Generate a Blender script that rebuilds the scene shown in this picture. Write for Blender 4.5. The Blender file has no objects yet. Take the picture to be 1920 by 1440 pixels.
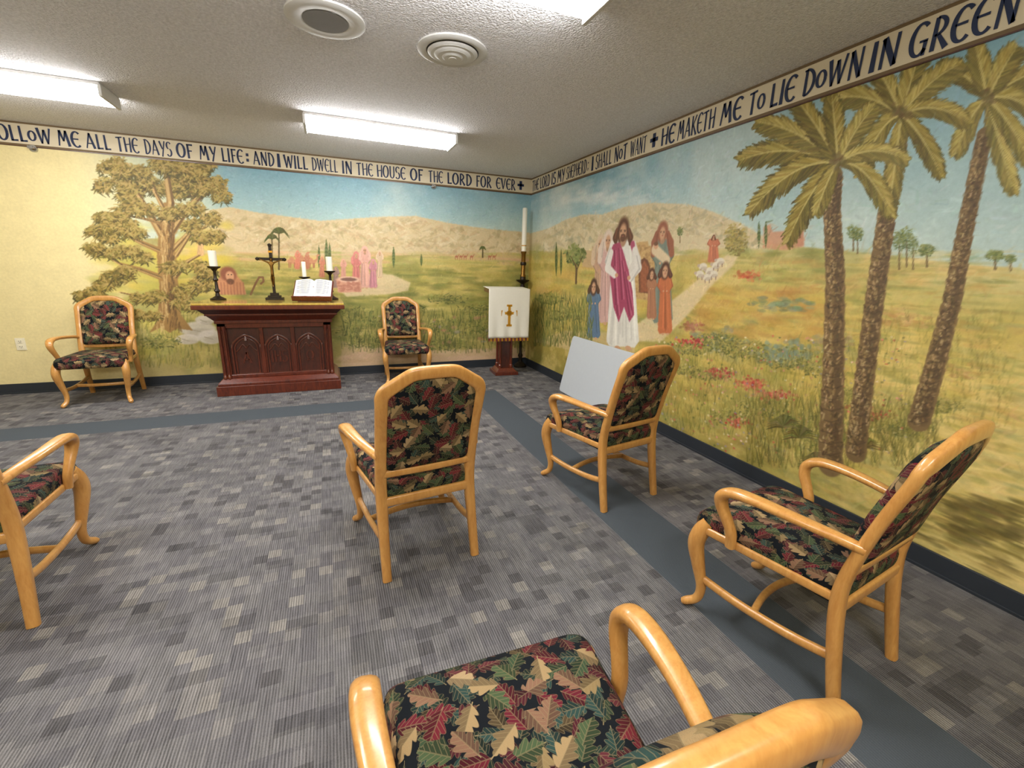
import bpy, math, random
import numpy as np
from mathutils import Vector, Matrix
rnd=random.Random(7); rng=np.random.default_rng(5)
sc=bpy.context.scene
sc.view_settings.view_transform='Standard'
H=2.44; WB=6.5; WR=7.5
# ---------------------------------------------------------------- survey of the room (metres)
CAM=np.array([-2.51,-5.64,1.313]); F=828.0
Xc=np.array([.9275,-.0696,.3673]); Yc=np.array([-.373,-.2443,.8951])
Xc/=np.linalg.norm(Xc); Yc-=Xc*(Xc@Yc); Yc/=np.linalg.norm(Yc); Zc=np.cross(Xc,Yc)
def mapB(px,py):
    r=np.array([px-960,py-720,F]); t=-CAM[1]/(r@Yc)
    return (CAM[0]+t*(r@Xc)+WB, CAM[2]+t*(r@Zc))
def mapR(px,py):
    r=np.array([px-960,py-720,F]); t=-CAM[0]/(r@Xc)
    return (-(CAM[1]+t*(r@Yc)), CAM[2]+t*(r@Zc))
def uB(px,z):   # x on back wall
    k=(px-960)/F; Y=-CAM[1]; Z=z-CAM[2]
    X=(k*(Yc[2]*Y+Zc[2]*Z)-(Yc[0]*Y+Zc[0]*Z))/(Xc[0]-k*Xc[2]); return CAM[0]+X+WB
def uR(px,z):
    k=(px-960)/F; X=-CAM[0]; Z=z-CAM[2]
    Y=(k*(Xc[2]*X+Zc[2]*Z)-(Xc[0]*X+Zc[0]*Z))/(Yc[0]-k*Yc[2]); return -(CAM[1]+Y)
# ---------------------------------------------------------------- materials
def s2l(c):
    c=np.asarray(c,dtype=float)/255.0
    return np.where(c<=.04045,c/12.92,((c+.055)/1.055)**2.4)
def col(c): l=s2l(c); return (l[0],l[1],l[2],1)
class T:
    def __init__(s,name):
        s.mat=bpy.data.materials.new(name); s.mat.use_nodes=True; s.nt=s.mat.node_tree
        s.b=s.nt.nodes['Principled BSDF']; s.out=s.nt.nodes['Material Output']
    def n(s,t,**k):
        x=s.nt.nodes.new(t)
        for a,b in k.items(): setattr(x,a,b)
        return x
    def l(s,a,b): s.nt.links.new(a,b)
    def put(s,sock,v):
        if isinstance(v,bpy.types.NodeSocket): s.l(v,sock)
        else: sock.default_value=v
    def m(s,op,a,b=0.0,c=None,clamp=False):
        x=s.n('ShaderNodeMath',operation=op,use_clamp=clamp); s.put(x.inputs[0],a); s.put(x.inputs[1],b)
        if c is not None: s.put(x.inputs[2],c)
        return x.outputs[0]
    def mix(s,f,a,b,mode='MIX'):
        x=s.n('ShaderNodeMix',data_type='RGBA',blend_type=mode); s.put(x.inputs[0],f); s.put(x.inputs[6],a); s.put(x.inputs[7],b); return x.outputs[2]
    def grey(s,v):
        cb=s.n('ShaderNodeCombineColor'); [s.l(v,cb.inputs[i]) for i in range(3)]; return cb.outputs[0]
    def ramp(s,f,stops,interp='LINEAR'):
        x=s.n('ShaderNodeValToRGB'); x.color_ramp.interpolation=interp; e=x.color_ramp.elements
        while len(e)<len(stops): e.new(.5)
        for i,(p,c) in enumerate(stops): e[i].position=p; e[i].color=c
        s.put(x.inputs[0],f); return x.outputs[0]
    def noise(s,vec,scale,detail=3,rough=.5,dist=0):
        x=s.n('ShaderNodeTexNoise'); s.l(vec,x.inputs['Vector']); x.inputs['Scale'].default_value=scale
        x.inputs['Detail'].default_value=detail; x.inputs['Roughness'].default_value=rough; x.inputs['Distortion'].default_value=dist; return x.outputs['Fac']
    def obj(s): return s.n('ShaderNodeTexCoord').outputs['Object']
    def uv(s): return s.n('ShaderNodeTexCoord').outputs['UV']
    def bump(s,h,strength=.3,dist=.01):
        x=s.n('ShaderNodeBump'); x.inputs['Strength'].default_value=strength; x.inputs['Distance'].default_value=dist
        s.l(h,x.inputs['Height']); s.l(x.outputs[0],s.b.inputs['Normal'])
    def setp(s,**k):
        for a,v in k.items():
            s.put(s.b.inputs[a.replace('_',' ')],v)
def simple(name,c,rough=.5,metal=0,var=.08,scale=25,coat=0):
    t=T(name); nz=t.noise(t.obj(),scale,2)
    cc=t.mix(nz,tuple(x*(1-var) for x in col(c)[:3])+(1,),tuple(min(1,x*(1+var)) for x in col(c)[:3])+(1,))
    t.l(cc,t.b.inputs['Base Color']); t.setp(Roughness=rough,Metallic=metal); t.b.inputs['Coat Weight'].default_value=coat
    return t.mat
def wood(name,light,dark,rough=.3,scale=(6,6,1.2),coat=.4):
    t=T(name); mp=t.n('ShaderNodeMapping'); mp.inputs['Scale'].default_value=scale; t.l(t.obj(),mp.inputs[0])
    a=t.noise(mp.outputs[0],5,4,.6,1.5); b=t.noise(mp.outputs[0],40,2)
    f=t.m('ADD',t.m('MULTIPLY',a,.75),t.m('MULTIPLY',b,.25))
    t.l(t.ramp(f,[(.3,col(dark)),(.62,col(light))]),t.b.inputs['Base Color']); t.setp(Roughness=rough); t.b.inputs['Coat Weight'].default_value=coat; t.b.inputs['Coat Roughness'].default_value=.12
    return t.mat
M={}
M['oak']=wood('honey_oak',(200,148,80),(178,122,58),.32)
M['mahog']=wood('mahogany',(104,44,24),(60,22,13),.28)
M['mahog_d']=wood('mahogany_dark',(80,34,19),(44,17,10),.35)
M['mahog_top']=wood('golden_altar_top',(198,168,78),(156,124,50),.22,coat=1)
M['white']=simple('white_enamel',(214,214,212),.45)
M['grey']=simple('grey_plastic',(116,116,118),.5)
M['board']=simple('whiteboard_laminate',(188,194,200),.3,var=.03)
M['navy']=simple('navy_lettering',(20,37,74),.6,var=.15)
M['cream']=simple('border_cream',(212,200,174),.7,var=.04,scale=5)
M['brown']=simple('border_brown',(106,86,56),.6,var=.15)
M['base']=simple('vinyl_baseboard',(38,43,50),.45)
M['wax']=simple('candle_wax',(230,226,210),.4,var=.02)
M['brass']=simple('aged_brass',(120,88,40),.35,metal=.9)
M['iron']=simple('dark_bronze',(44,36,28),.4,metal=.6)
M['gold']=simple('gold_embroidery',(190,136,28),.4,metal=.2)
M['silver']=simple('chrome',(190,190,190),.25,metal=1)
M['black']=simple('black_lining',(18,18,18),.9)
M['cloth']=simple('white_linen',(220,216,202),.85,var=.03,scale=60)
M['red']=simple('burgundy_fringe',(112,34,34),.8)
M['paper']=simple('book_paper',(214,214,212),.7,var=.03)
M['leather']=simple('book_leather',(90,30,24),.5)
M['ink']=simple('book_ink',(100,100,105),.8)
M['ivory']=simple('ivory_plastic',(226,218,192),.4,var=.02)
M['room']=simple('cream_wall_paint',(222,206,152),.7,var=.03,scale=2)
# popcorn ceiling
t=T('popcorn_ceiling'); o=t.obj(); a=t.noise(o,70,3,.65); v=t.n('ShaderNodeTexVoronoi'); t.l(o,v.inputs['Vector']); v.inputs['Scale'].default_value=95
hgt=t.m('ADD',a,t.m('MULTIPLY',v.outputs['Distance'],-.8)); t.bump(hgt,.9,.012)
t.l(t.ramp(a,[(.3,col((220,219,222))),(.7,col((249,248,252)))]),t.b.inputs['Base Color']); t.setp(Roughness=.95); M['ceil']=t.mat
# lens
t=T('fluorescent_lens'); t.b.inputs['Base Color'].default_value=(.9,.9,.9,1); t.b.inputs['Emission Color'].default_value=(1,.982,.965,1); t.b.inputs['Emission Strength'].default_value=36; M['lens']=t.mat
# mural
t=T('mural_paint'); at=t.n('ShaderNodeVertexColor',layer_name='paint'); o=t.obj()
f1=t.noise(o,45,4,.65); f2=t.noise(o,9,3,.6)
k=t.m('ADD',t.m('MULTIPLY',f1,.30),t.m('ADD',t.m('MULTIPLY',f2,.20),.68))
t.l(t.mix(1.0,at.outputs[0],t.grey(k),'MULTIPLY'),t.b.inputs['Base Color']); t.setp(Roughness=.6); t.bump(f1,.15,.004); M['mural']=t.mat
# carpet
t=T('carpet_tiles'); o=t.obj(); sp=t.n('ShaderNodeSeparateXYZ'); t.l(o,sp.inputs[0]); x,y=sp.outputs[0],sp.outputs[1]
def cells(sx,sy,seed):
    cx=t.m('FLOOR',t.m('DIVIDE',x,sx)); w=t.n('ShaderNodeTexWhiteNoise',noise_dimensions='1D'); t.l(t.m('ADD',cx,seed),w.inputs['W'])
    cy=t.m('FLOOR',t.m('ADD',t.m('DIVIDE',y,sy),t.m('MULTIPLY',t.m('FLOOR',t.m('MULTIPLY',w.outputs[0],4)),.25)))
    c=t.n('ShaderNodeCombineXYZ'); t.l(cx,c.inputs[0]); t.l(cy,c.inputs[1]); c.inputs[2].default_value=seed
    w2=t.n('ShaderNodeTexWhiteNoise',noise_dimensions='3D'); t.l(c.outputs[0],w2.inputs['Vector']); return w2.outputs[0]
r1=cells(.055,.058,1.5); r2=cells(.11,.058,7.5); r3=cells(.5,.5,3.5)
c1=t.ramp(r1,[(0,col((82,80,81))),(.07,col((95,93,95))),(.30,col((101,99,100))),(.6,col((105,103,103))),(.86,col((114,111,109))),(.95,col((124,120,115)))],'CONSTANT')
c2=t.ramp(r2,[(0,(.74,.74,.74,1)),(.10,(.92,.92,.92,1)),(.35,(1,1,1,1)),(.88,(1.16,1.155,1.14,1))],'CONSTANT')
cc=t.mix(1.0,c1,c2,'MULTIPLY')
rib=t.m('SINE',t.m('MULTIPLY',x,2*math.pi/.0088)); fz=t.noise(o,260,2,.7); mp=t.n('ShaderNodeMapping'); mp.inputs['Scale'].default_value=(120,9,1); t.l(o,mp.inputs[0]); st=t.noise(mp.outputs[0],1,2,.6)
rb=t.m('ADD',t.m('MULTIPLY',rib,.36),t.m('ADD',-.12,t.m('ADD',t.m('MULTIPLY',fz,1.0),t.m('ADD',t.m('MULTIPLY',st,1.2),t.m('MULTIPLY',r3,.10)))))
cc=t.mix(1.0,cc,t.grey(rb),'MULTIPLY')
def between(v,a,b): return t.m('MULTIPLY',t.m('GREATER_THAN',v,a),t.m('LESS_THAN',v,b))
b1=t.m('MULTIPLY',between(y,-1.50,-1.18),t.m('LESS_THAN',x,-.88)); b2=t.m('MULTIPLY',between(x,-1.22,-.88),t.m('LESS_THAN',y,-1.18))
band=t.m('MAXIMUM',b1,b2)
bc=t.mix(fz,col((60,66,72)),col((82,88,93)))
t.l(t.mix(band,cc,bc),t.b.inputs['Base Color']); t.setp(Roughness=.95); t.b.inputs['Specular IOR Level'].default_value=.15
t.bump(t.m('MULTIPLY',t.m('ADD',rib,t.m('MULTIPLY',fz,1.2)),t.m('SUBTRACT',1.0,t.m('MULTIPLY',band,.8))),.5,.003); M['carpet']=t.mat
# leaf tapestry
t=T('leaf_tapestry'); uv=t.uv()
def leaf(scale,off,ramp,drop):
    mp=t.n('ShaderNodeMapping'); mp.inputs['Scale'].default_value=(scale,scale,scale); mp.inputs['Location'].default_value=off; t.l(uv,mp.inputs[0])
    vo=t.n('ShaderNodeTexVoronoi',voronoi_dimensions='2D'); vo.inputs['Scale'].default_value=1; vo.inputs['Randomness'].default_value=.75; t.l(mp.outputs[0],vo.inputs['Vector'])
    sb=t.n('ShaderNodeVectorMath',operation='SUBTRACT'); t.l(mp.outputs[0],sb.inputs[0]); t.l(vo.outputs['Position'],sb.inputs[1])
    s1=t.n('ShaderNodeSeparateXYZ'); t.l(sb.outputs[0],s1.inputs[0]); s2=t.n('ShaderNodeSeparateColor'); t.l(vo.outputs['Color'],s2.inputs[0])
    an=t.m('MULTIPLY',s2.outputs[0],6.283); c=t.m('COSINE',an); s=t.m('SINE',an)
    u=t.m('ADD',t.m('MULTIPLY',s1.outputs[0],c),t.m('MULTIPLY',s1.outputs[1],s))
    w=t.m('SUBTRACT',t.m('MULTIPLY',s1.outputs[1],c),t.m('MULTIPLY',s1.outputs[0],s)); aw=t.m('ABSOLUTE',w)
    q=t.m('SUBTRACT',u,t.m('MULTIPLY',aw,.7))
    e=t.m('SUBTRACT',1.0,t.m('POWER',t.m('ABSOLUTE',t.m('DIVIDE',u,.60)),2.2))
    lob=t.m('ADD',.50,t.m('MULTIPLY',t.m('ABSOLUTE',t.m('SINE',t.m('MULTIPLY',q,8.5))),.5))
    pr=t.m('MULTIPLY',t.m('MULTIPLY',e,.42),lob); df=t.m('SUBTRACT',pr,aw)
    mask=t.m('MULTIPLY',df,30,clamp=True)
    stem=t.m('MULTIPLY',t.m('LESS_THAN',aw,.02),t.m('LESS_THAN',t.m('ABSOLUTE',u),.7)); mask=t.m('MAXIMUM',mask,stem)
    mask=t.m('MULTIPLY',mask,t.m('GREATER_THAN',s2.outputs[2],drop))
    sv=t.m('LESS_THAN',t.m('ABSOLUTE',t.m('SUBTRACT',t.m('FRACT',t.m('MULTIPLY',t.m('SUBTRACT',u,t.m('MULTIPLY',aw,.9)),5.4)),.5)),.09)
    vein=t.m('MAXIMUM',t.m('LESS_THAN',aw,.022),sv)
    base=t.ramp(s2.outputs[1],ramp,'CONSTANT')
    half=t.m('ADD',.45,t.m('MULTIPLY',t.m('GREATER_THAN',w,0.0),.5))
    base=t.mix(1.0,base,t.grey(half),'MULTIPLY')
    base=t.mix(t.m('MULTIPLY',vein,.35),base,col((146,128,92)))
    edge=t.m('LESS_THAN',df,.03); base=t.mix(t.m('MULTIPLY',edge,.4),base,col((156,136,98)))
    return base,mask
R1=[(0,col((36,52,42))),(.25,col((74,26,34))),(.5,col((38,62,56))),(.7,col((78,64,42))),(.88,col((44,58,40)))]
R2=[(0,col((98,28,40))),(.26,col((56,74,50))),(.5,col((138,116,78))),(.64,col((92,40,46))),(.78,col((44,68,62)))]
R3=[(0,col((160,134,94))),(.25,col((108,32,42))),(.48,col((132,98,76))),(.62,col((70,86,56))),(.86,col((172,146,108)))]
fab=col((11,16,21))
for sc_,off,rr,dr in ((20,(0,0,0),R1,.0),(18,(3.3,7.7,0),R2,.18),(16.5,(11.1,2.4,0),R3,.38)):
    bc,mk_=leaf(sc_,off,rr,dr); fab=t.mix(mk_,fab,bc)
thr=t.noise(uv,900,1); k=t.m('ADD',.64,t.m('MULTIPLY',thr,.5))
fab=t.mix(1.0,fab,t.grey(k),'MULTIPLY'); t.l(fab,t.b.inputs['Base Color']); t.setp(Roughness=.9); t.b.inputs['Specular IOR Level'].default_value=.2; M['fab']=t.mat
# ---------------------------------------------------------------- mesh helpers
def link(o,parent=None):
    sc.collection.objects.link(o)
    if parent: o.parent=parent
    return o
def empty(name,loc=(0,0,0),rz=0):
    e=bpy.data.objects.new(name,None); e.location=loc; e.rotation_euler=(0,0,rz); e.empty_display_size=.1; return link(e)
class B:
    def __init__(s): s.v=[]; s.f=[]; s.mi=[]; s.uv=[]; s.mats=[]
    def add(s,v,f,mat,uv=None):
        o=len(s.v); s.v+= [tuple(map(float,p)) for p in v]; s.f+=[tuple(i+o for i in q) for q in f]
        if mat not in s.mats: s.mats.append(mat)
        s.mi+=[s.mats.index(mat)]*len(f); s.uv+= (list(uv) if uv is not None else [(float(p[0]),float(p[1])) for p in v])
    def box(s,x0,x1,y0,y1,z0,z1,mat,top=None,M4=None):
        a=top if top else (x0,x1,y0,y1)
        v=[(x0,y0,z0),(x1,y0,z0),(x1,y1,z0),(x0,y1,z0),(a[0],a[2],z1),(a[1],a[2],z1),(a[1],a[3],z1),(a[0],a[3],z1)]
        if M4: v=[M4@Vector(p) for p in v]
        s.add(v,[(0,3,2,1),(4,5,6,7),(0,1,5,4),(1,2,6,5),(2,3,7,6),(3,0,4,7)],mat)
    def lathe(s,prof,mat,c=(0,0,0),n=28):
        v=[];f=[]
        for r,z in prof:
            for i in range(n):
                a=2*math.pi*i/n; v.append((c[0]+r*math.cos(a),c[1]+r*math.sin(a),c[2]+z))
        for j in range(len(prof)-1):
            for i in range(n): f.append((j*n+i,j*n+(i+1)%n,(j+1)*n+(i+1)%n,(j+1)*n+i))
        f.append(tuple(range(n))[::-1]); f.append(tuple((len(prof)-1)*n+i for i in range(n)))
        s.add(v,f,mat)
    def sweep(s,pts,sizes,mat,ref=(1,0,0),seg=14,sub=6,p=2.6):
        P=np.array(pts,float); S=np.array([(q,q) if np.isscalar(q) else q for q in sizes],float)
        n=len(P); out=[];so=[]
        def cr(A,i,u):
            a=A[max(i-1,0)];b=A[i];c=A[min(i+1,n-1)];d=A[min(i+2,n-1)]
            return .5*((2*b)+(c-a)*u+(2*a-5*b+4*c-d)*u*u+(3*b-a-3*c+d)*u**3)
        for i in range(n-1):
            for k in range(sub): out.append(cr(P,i,k/sub)); so.append(cr(S,i,k/sub))
        out.append(P[-1]); so.append(S[-1]); P=np.array(out); S=np.array(so)
        tg=np.gradient(P,axis=0); R=np.array(ref,float); v=[];f=[]
        for i in range(len(P)):
            tt=tg[i]/np.linalg.norm(tg[i]); a=R-tt*(R@tt); a/=np.linalg.norm(a); b=np.cross(tt,a)
            for k in range(seg):
                th=2*math.pi*k/seg; c_,s_=math.cos(th),math.sin(th)
                v.append(P[i]+a*S[i][0]*math.copysign(abs(c_)**(2/p),c_)+b*S[i][1]*math.copysign(abs(s_)**(2/p),s_))
        for j in range(len(P)-1):
            for k in range(seg): f.append((j*seg+k,j*seg+(k+1)%seg,(j+1)*seg+(k+1)%seg,(j+1)*seg+k))
        f.append(tuple(range(seg))[::-1]); f.append(tuple((len(P)-1)*seg+k for k in range(seg)))
        s.add(v,f,mat)
    def mesh(s,name,smooth=True,ang=40):
        me=bpy.data.meshes.new(name); me.from_pydata(s.v,[],s.f)
        for m in s.mats: me.materials.append(m)
        me.polygons.foreach_set('material_index',s.mi)
        ul=me.uv_layers.new(name='UVMap'); li=np.zeros(len(me.loops),dtype=np.int32); me.loops.foreach_get('vertex_index',li)
        ul.data.foreach_set('uv',np.array(s.uv,dtype=np.float32)[li].ravel())
        me.update()
        if smooth:
            me.polygons.foreach_set('use_smooth',[True]*len(me.polygons)); me.set_sharp_from_angle(angle=math.radians(ang))
        return me
    def obj(s,name,parent=None,smooth=True,bevel=0,ang=40):
        o=bpy.data.objects.new(name,s.mesh(name,smooth,ang)); link(o,parent)
        if bevel:
            m=o.modifiers.new('bevel','BEVEL'); m.width=bevel; m.segments=2; m.limit_method='ANGLE'
        return o
# ---------------------------------------------------------------- mural painter
def fbm(ny,nx,cell,octs=4):
    out=np.zeros((ny,nx)); amp=1; tot=0
    for o in range(octs):
        c=max(2.0,cell/2**o); gy,gx=int(ny/c)+3,int(nx/c)+3; g=rng.random((gy,gx))
        Y=np.arange(ny)/c; X=np.arange(nx)/c; iy=Y.astype(int); ix=X.astype(int); fy=Y-iy; fx=X-ix; fy=fy*fy*(3-2*fy); fx=fx*fx*(3-2*fx)
        a=g[iy][:,ix]*(1-fx)+g[iy][:,ix+1]*fx; b=g[iy+1][:,ix]*(1-fx)+g[iy+1][:,ix+1]*fx
        out+=amp*(a*(1-fy)[:,None]+b*fy[:,None]); tot+=amp; amp*=.55
    return out/tot
class Canvas:
    def __init__(s,w,h,res,mp):
        s.w,s.h=w,h; s.nx=int(w/res)+1; s.ny=int(h/res)+1; s.dx=w/(s.nx-1); s.dy=h/(s.ny-1)
        s.img=np.zeros((s.ny,s.nx,3)); s.map=mp; s.U=np.arange(s.nx)*s.dx; s.V=np.arange(s.ny)*s.dy
    def sc(s,p):
        a=s.map(*p); b=s.map(p[0]+2,p[1]); c=s.map(p[0],p[1]+2); return (math.dist(a,b)+math.dist(a,c))/4
    def win(s,x0,x1,y0,y1):
        i0=max(0,int(x0/s.dx)); i1=min(s.nx,int(x1/s.dx)+2); j0=max(0,int(y0/s.dy)); j1=min(s.ny,int(y1/s.dy)+2)
        return i0,i1,j0,j1
    def blend(s,w,m,c):
        i0,i1,j0,j1=w; c=np.array(c,float)/255; s.img[j0:j1,i0:i1]+= (c-s.img[j0:j1,i0:i1])*m[...,None]
    def mcap(s,A,Bp,R0,R1,c,a,soft):   # stroke given in wall metres
        R=max(R0,R1)*1.3+.01
        w=s.win(min(A[0],Bp[0])-R,max(A[0],Bp[0])+R,min(A[1],Bp[1])-R,max(A[1],Bp[1])+R); i0,i1,j0,j1=w
        if i1<=i0 or j1<=j0: return
        X=s.U[i0:i1][None,:]; Y=s.V[j0:j1][:,None]; dx,dy=Bp[0]-A[0],Bp[1]-A[1]; L=dx*dx+dy*dy+1e-9
        t=np.clip(((X-A[0])*dx+(Y-A[1])*dy)/L,0,1); d=np.hypot(X-A[0]-t*dx,Y-A[1]-t*dy); r=R0+(R1-R0)*t
        sf=np.maximum(.004,r*soft); m=np.clip((r-d)/sf+.5,0,1)*a*np.minimum(1,r/.0025); s.blend(w,m,c)
    def cap(s,p0,p1,r0,r1,c,a=1.0,soft=.5):
        k=s.sc(p0); s.mcap(s.map(*p0),s.map(*p1),max(r0*k,.001),max(r1*k,.001),c,a,soft)
    def brush(s,n,u0,u1,v0,v1,L,r,j,a,vert=.3):   # broken-colour brush pass: strokes re-using the local colour
        for _ in range(n):
            u=rnd.uniform(u0,u1); v=rnd.uniform(v0,v1); c=s.img[min(s.ny-1,int(v/s.dy)),min(s.nx-1,int(u/s.dx))]*255
            th=rnd.gauss(0,.5) if rnd.random()>vert else rnd.gauss(1.4,.4); l=L*rnd.uniform(.4,1.2)
            s.mcap((u,v),(u+math.cos(th)*l,v+math.sin(th)*l),r*rnd.uniform(.5,1.3),r*.4,jit(tuple(c),j),a,.9)
    def line(s,pts,radii,c,a=1.0,soft=.4):
        for i in range(len(pts)-1): s.cap(pts[i],pts[i+1],radii[i],radii[i+1],c,a,soft)
    def poly(s,pts,c,a=1.0,soft=1,nz=0):
        P=np.array([s.map(*p) for p in pts]); w=s.win(P[:,0].min()-.02,P[:,0].max()+.02,P[:,1].min()-.02,P[:,1].max()+.02); i0,i1,j0,j1=w
        if i1<=i0 or j1<=j0: return
        X,Y=np.meshgrid(s.U[i0:i1],s.V[j0:j1]); ins=np.zeros(X.shape,bool); n=len(P)
        for i in range(n):
            x0,y0=P[i]; x1,y1=P[(i+1)%n]
            if y0==y1: continue
            ins^=((Y>=min(y0,y1))&(Y<max(y0,y1))&(X<(x1-x0)*(Y-y0)/(y1-y0)+x0))
        m=ins.astype(float)
        for _ in range(soft):
            q=np.pad(m,1,mode='edge'); m=(q[1:-1,1:-1]*2+q[:-2,1:-1]+q[2:,1:-1]+q[1:-1,:-2]+q[1:-1,2:])/6
        if nz: m=m*(1-nz*rng.random(m.shape))
        s.blend(w,m*a,c)
    def blob(s,p,rx,ry,c,a=1.0,hard=1.5):
        k=s.sc(p); A=s.map(*p); RX,RY=rx*k,ry*k; w=s.win(A[0]-RX*1.6,A[0]+RX*1.6,A[1]-RY*1.6,A[1]+RY*1.6); i0,i1,j0,j1=w
        if i1<=i0 or j1<=j0: return
        d=((s.U[i0:i1][None,:]-A[0])/RX)**2+((s.V[j0:j1][:,None]-A[1])/RY)**2
        s.blend(w,np.clip((1.3-d)*hard,0,1)*a,c)
    def pl(s,pts): 
        q=sorted(s.map(*p) for p in pts); return np.interp(s.U,[a for a,b in q],[b for a,b in q])
def jit(c,j): 
    d=rnd.uniform(-j,j); return tuple(max(0,min(255,x+d+rnd.uniform(-j*.4,j*.4))) for x in c)
def ground(c,hor,stops,green,yel,skyT,skyB,zt=2.25):
    hz=c.pl(hor)[None,:]; V=c.V[:,None]; n1=fbm(c.ny,c.nx,90,6); n2=fbm(c.ny,c.nx,40,5); n3=fbm(c.ny,c.nx,160,6)
    f=np.clip((V-hz)/(zt-hz),0,1)[...,None]; sky=np.array(skyB)/255*(1-f)+np.array(skyT)/255*f
    cl=np.clip((n3-.45)*4,0,1)[...,None]*.5; sky=sky*(1-cl)+np.array((220,222,208))/255*cl
    d=np.clip((hz-V)/hz,0,1); g=np.stack([np.interp(d+(n1-.5)*.12,[q[0] for q in stops],[q[1][k]/255 for q in stops]) for k in range(3)],-1)
    gm=np.clip((n1-.52)*6,0,1)[...,None]*.6; g=g*(1-gm)+np.array(green)/255*gm
    ym=np.clip((n2-.50)*6,0,1)[...,None]*.55; g=g*(1-ym)+np.array(yel)/255*ym
    m=np.clip((V-hz)/.012+.5,0,1)[...,None]; c.img[:]=sky*m+g*(1-m); return hz
def grass(c,n,x0,x1,y0,y1,cols,ln=14,r=1.2,a=.55,lean=4):
    for _ in range(n):
        x=rnd.uniform(x0,x1); y=rnd.uniform(y0,y1); l=ln*rnd.uniform(.5,1.3)
        c.cap((x,y),(x+rnd.uniform(-lean,lean),y-l),r,r*.4,jit(rnd.choice(cols),14),a)
def dabs(c,n,x0,x1,y0,y1,cols,rx=12,ry=4,a=.35):
    for _ in range(n):
        c.blob((rnd.uniform(x0,x1),rnd.uniform(y0,y1)),rx*rnd.uniform(.4,1.4),ry*rnd.uniform(.4,1.4),jit(rnd.choice(cols),12),a,.9)
def foliage(c,x,y,rx,ry,n,cols,ln=9,r=1.5,droop=.5,base=.45):
    if base: 
        for _ in range(6): c.blob((x+rnd.gauss(0,rx*.35),y+rnd.gauss(0,ry*.3)),rx*.5,ry*.6,cols[0],base*.6,.8)
    K=len(cols)
    for k in range(K):
        for _ in range(n//K+1):
            a=rnd.uniform(0,6.283); q=rnd.random()**.5; px=x+math.cos(a)*rx*q; py=y+math.sin(a)*ry*q-(k/K-.4)*ry*.6
            d=rnd.uniform(-1,1); l=ln*rnd.uniform(.5,1.3)
            c.cap((px,py),(px+d*l,py+l*(droop*rnd.uniform(-.2,1))),r*rnd.uniform(.7,1.3),r*.4,jit(cols[k],13),.75)
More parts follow.
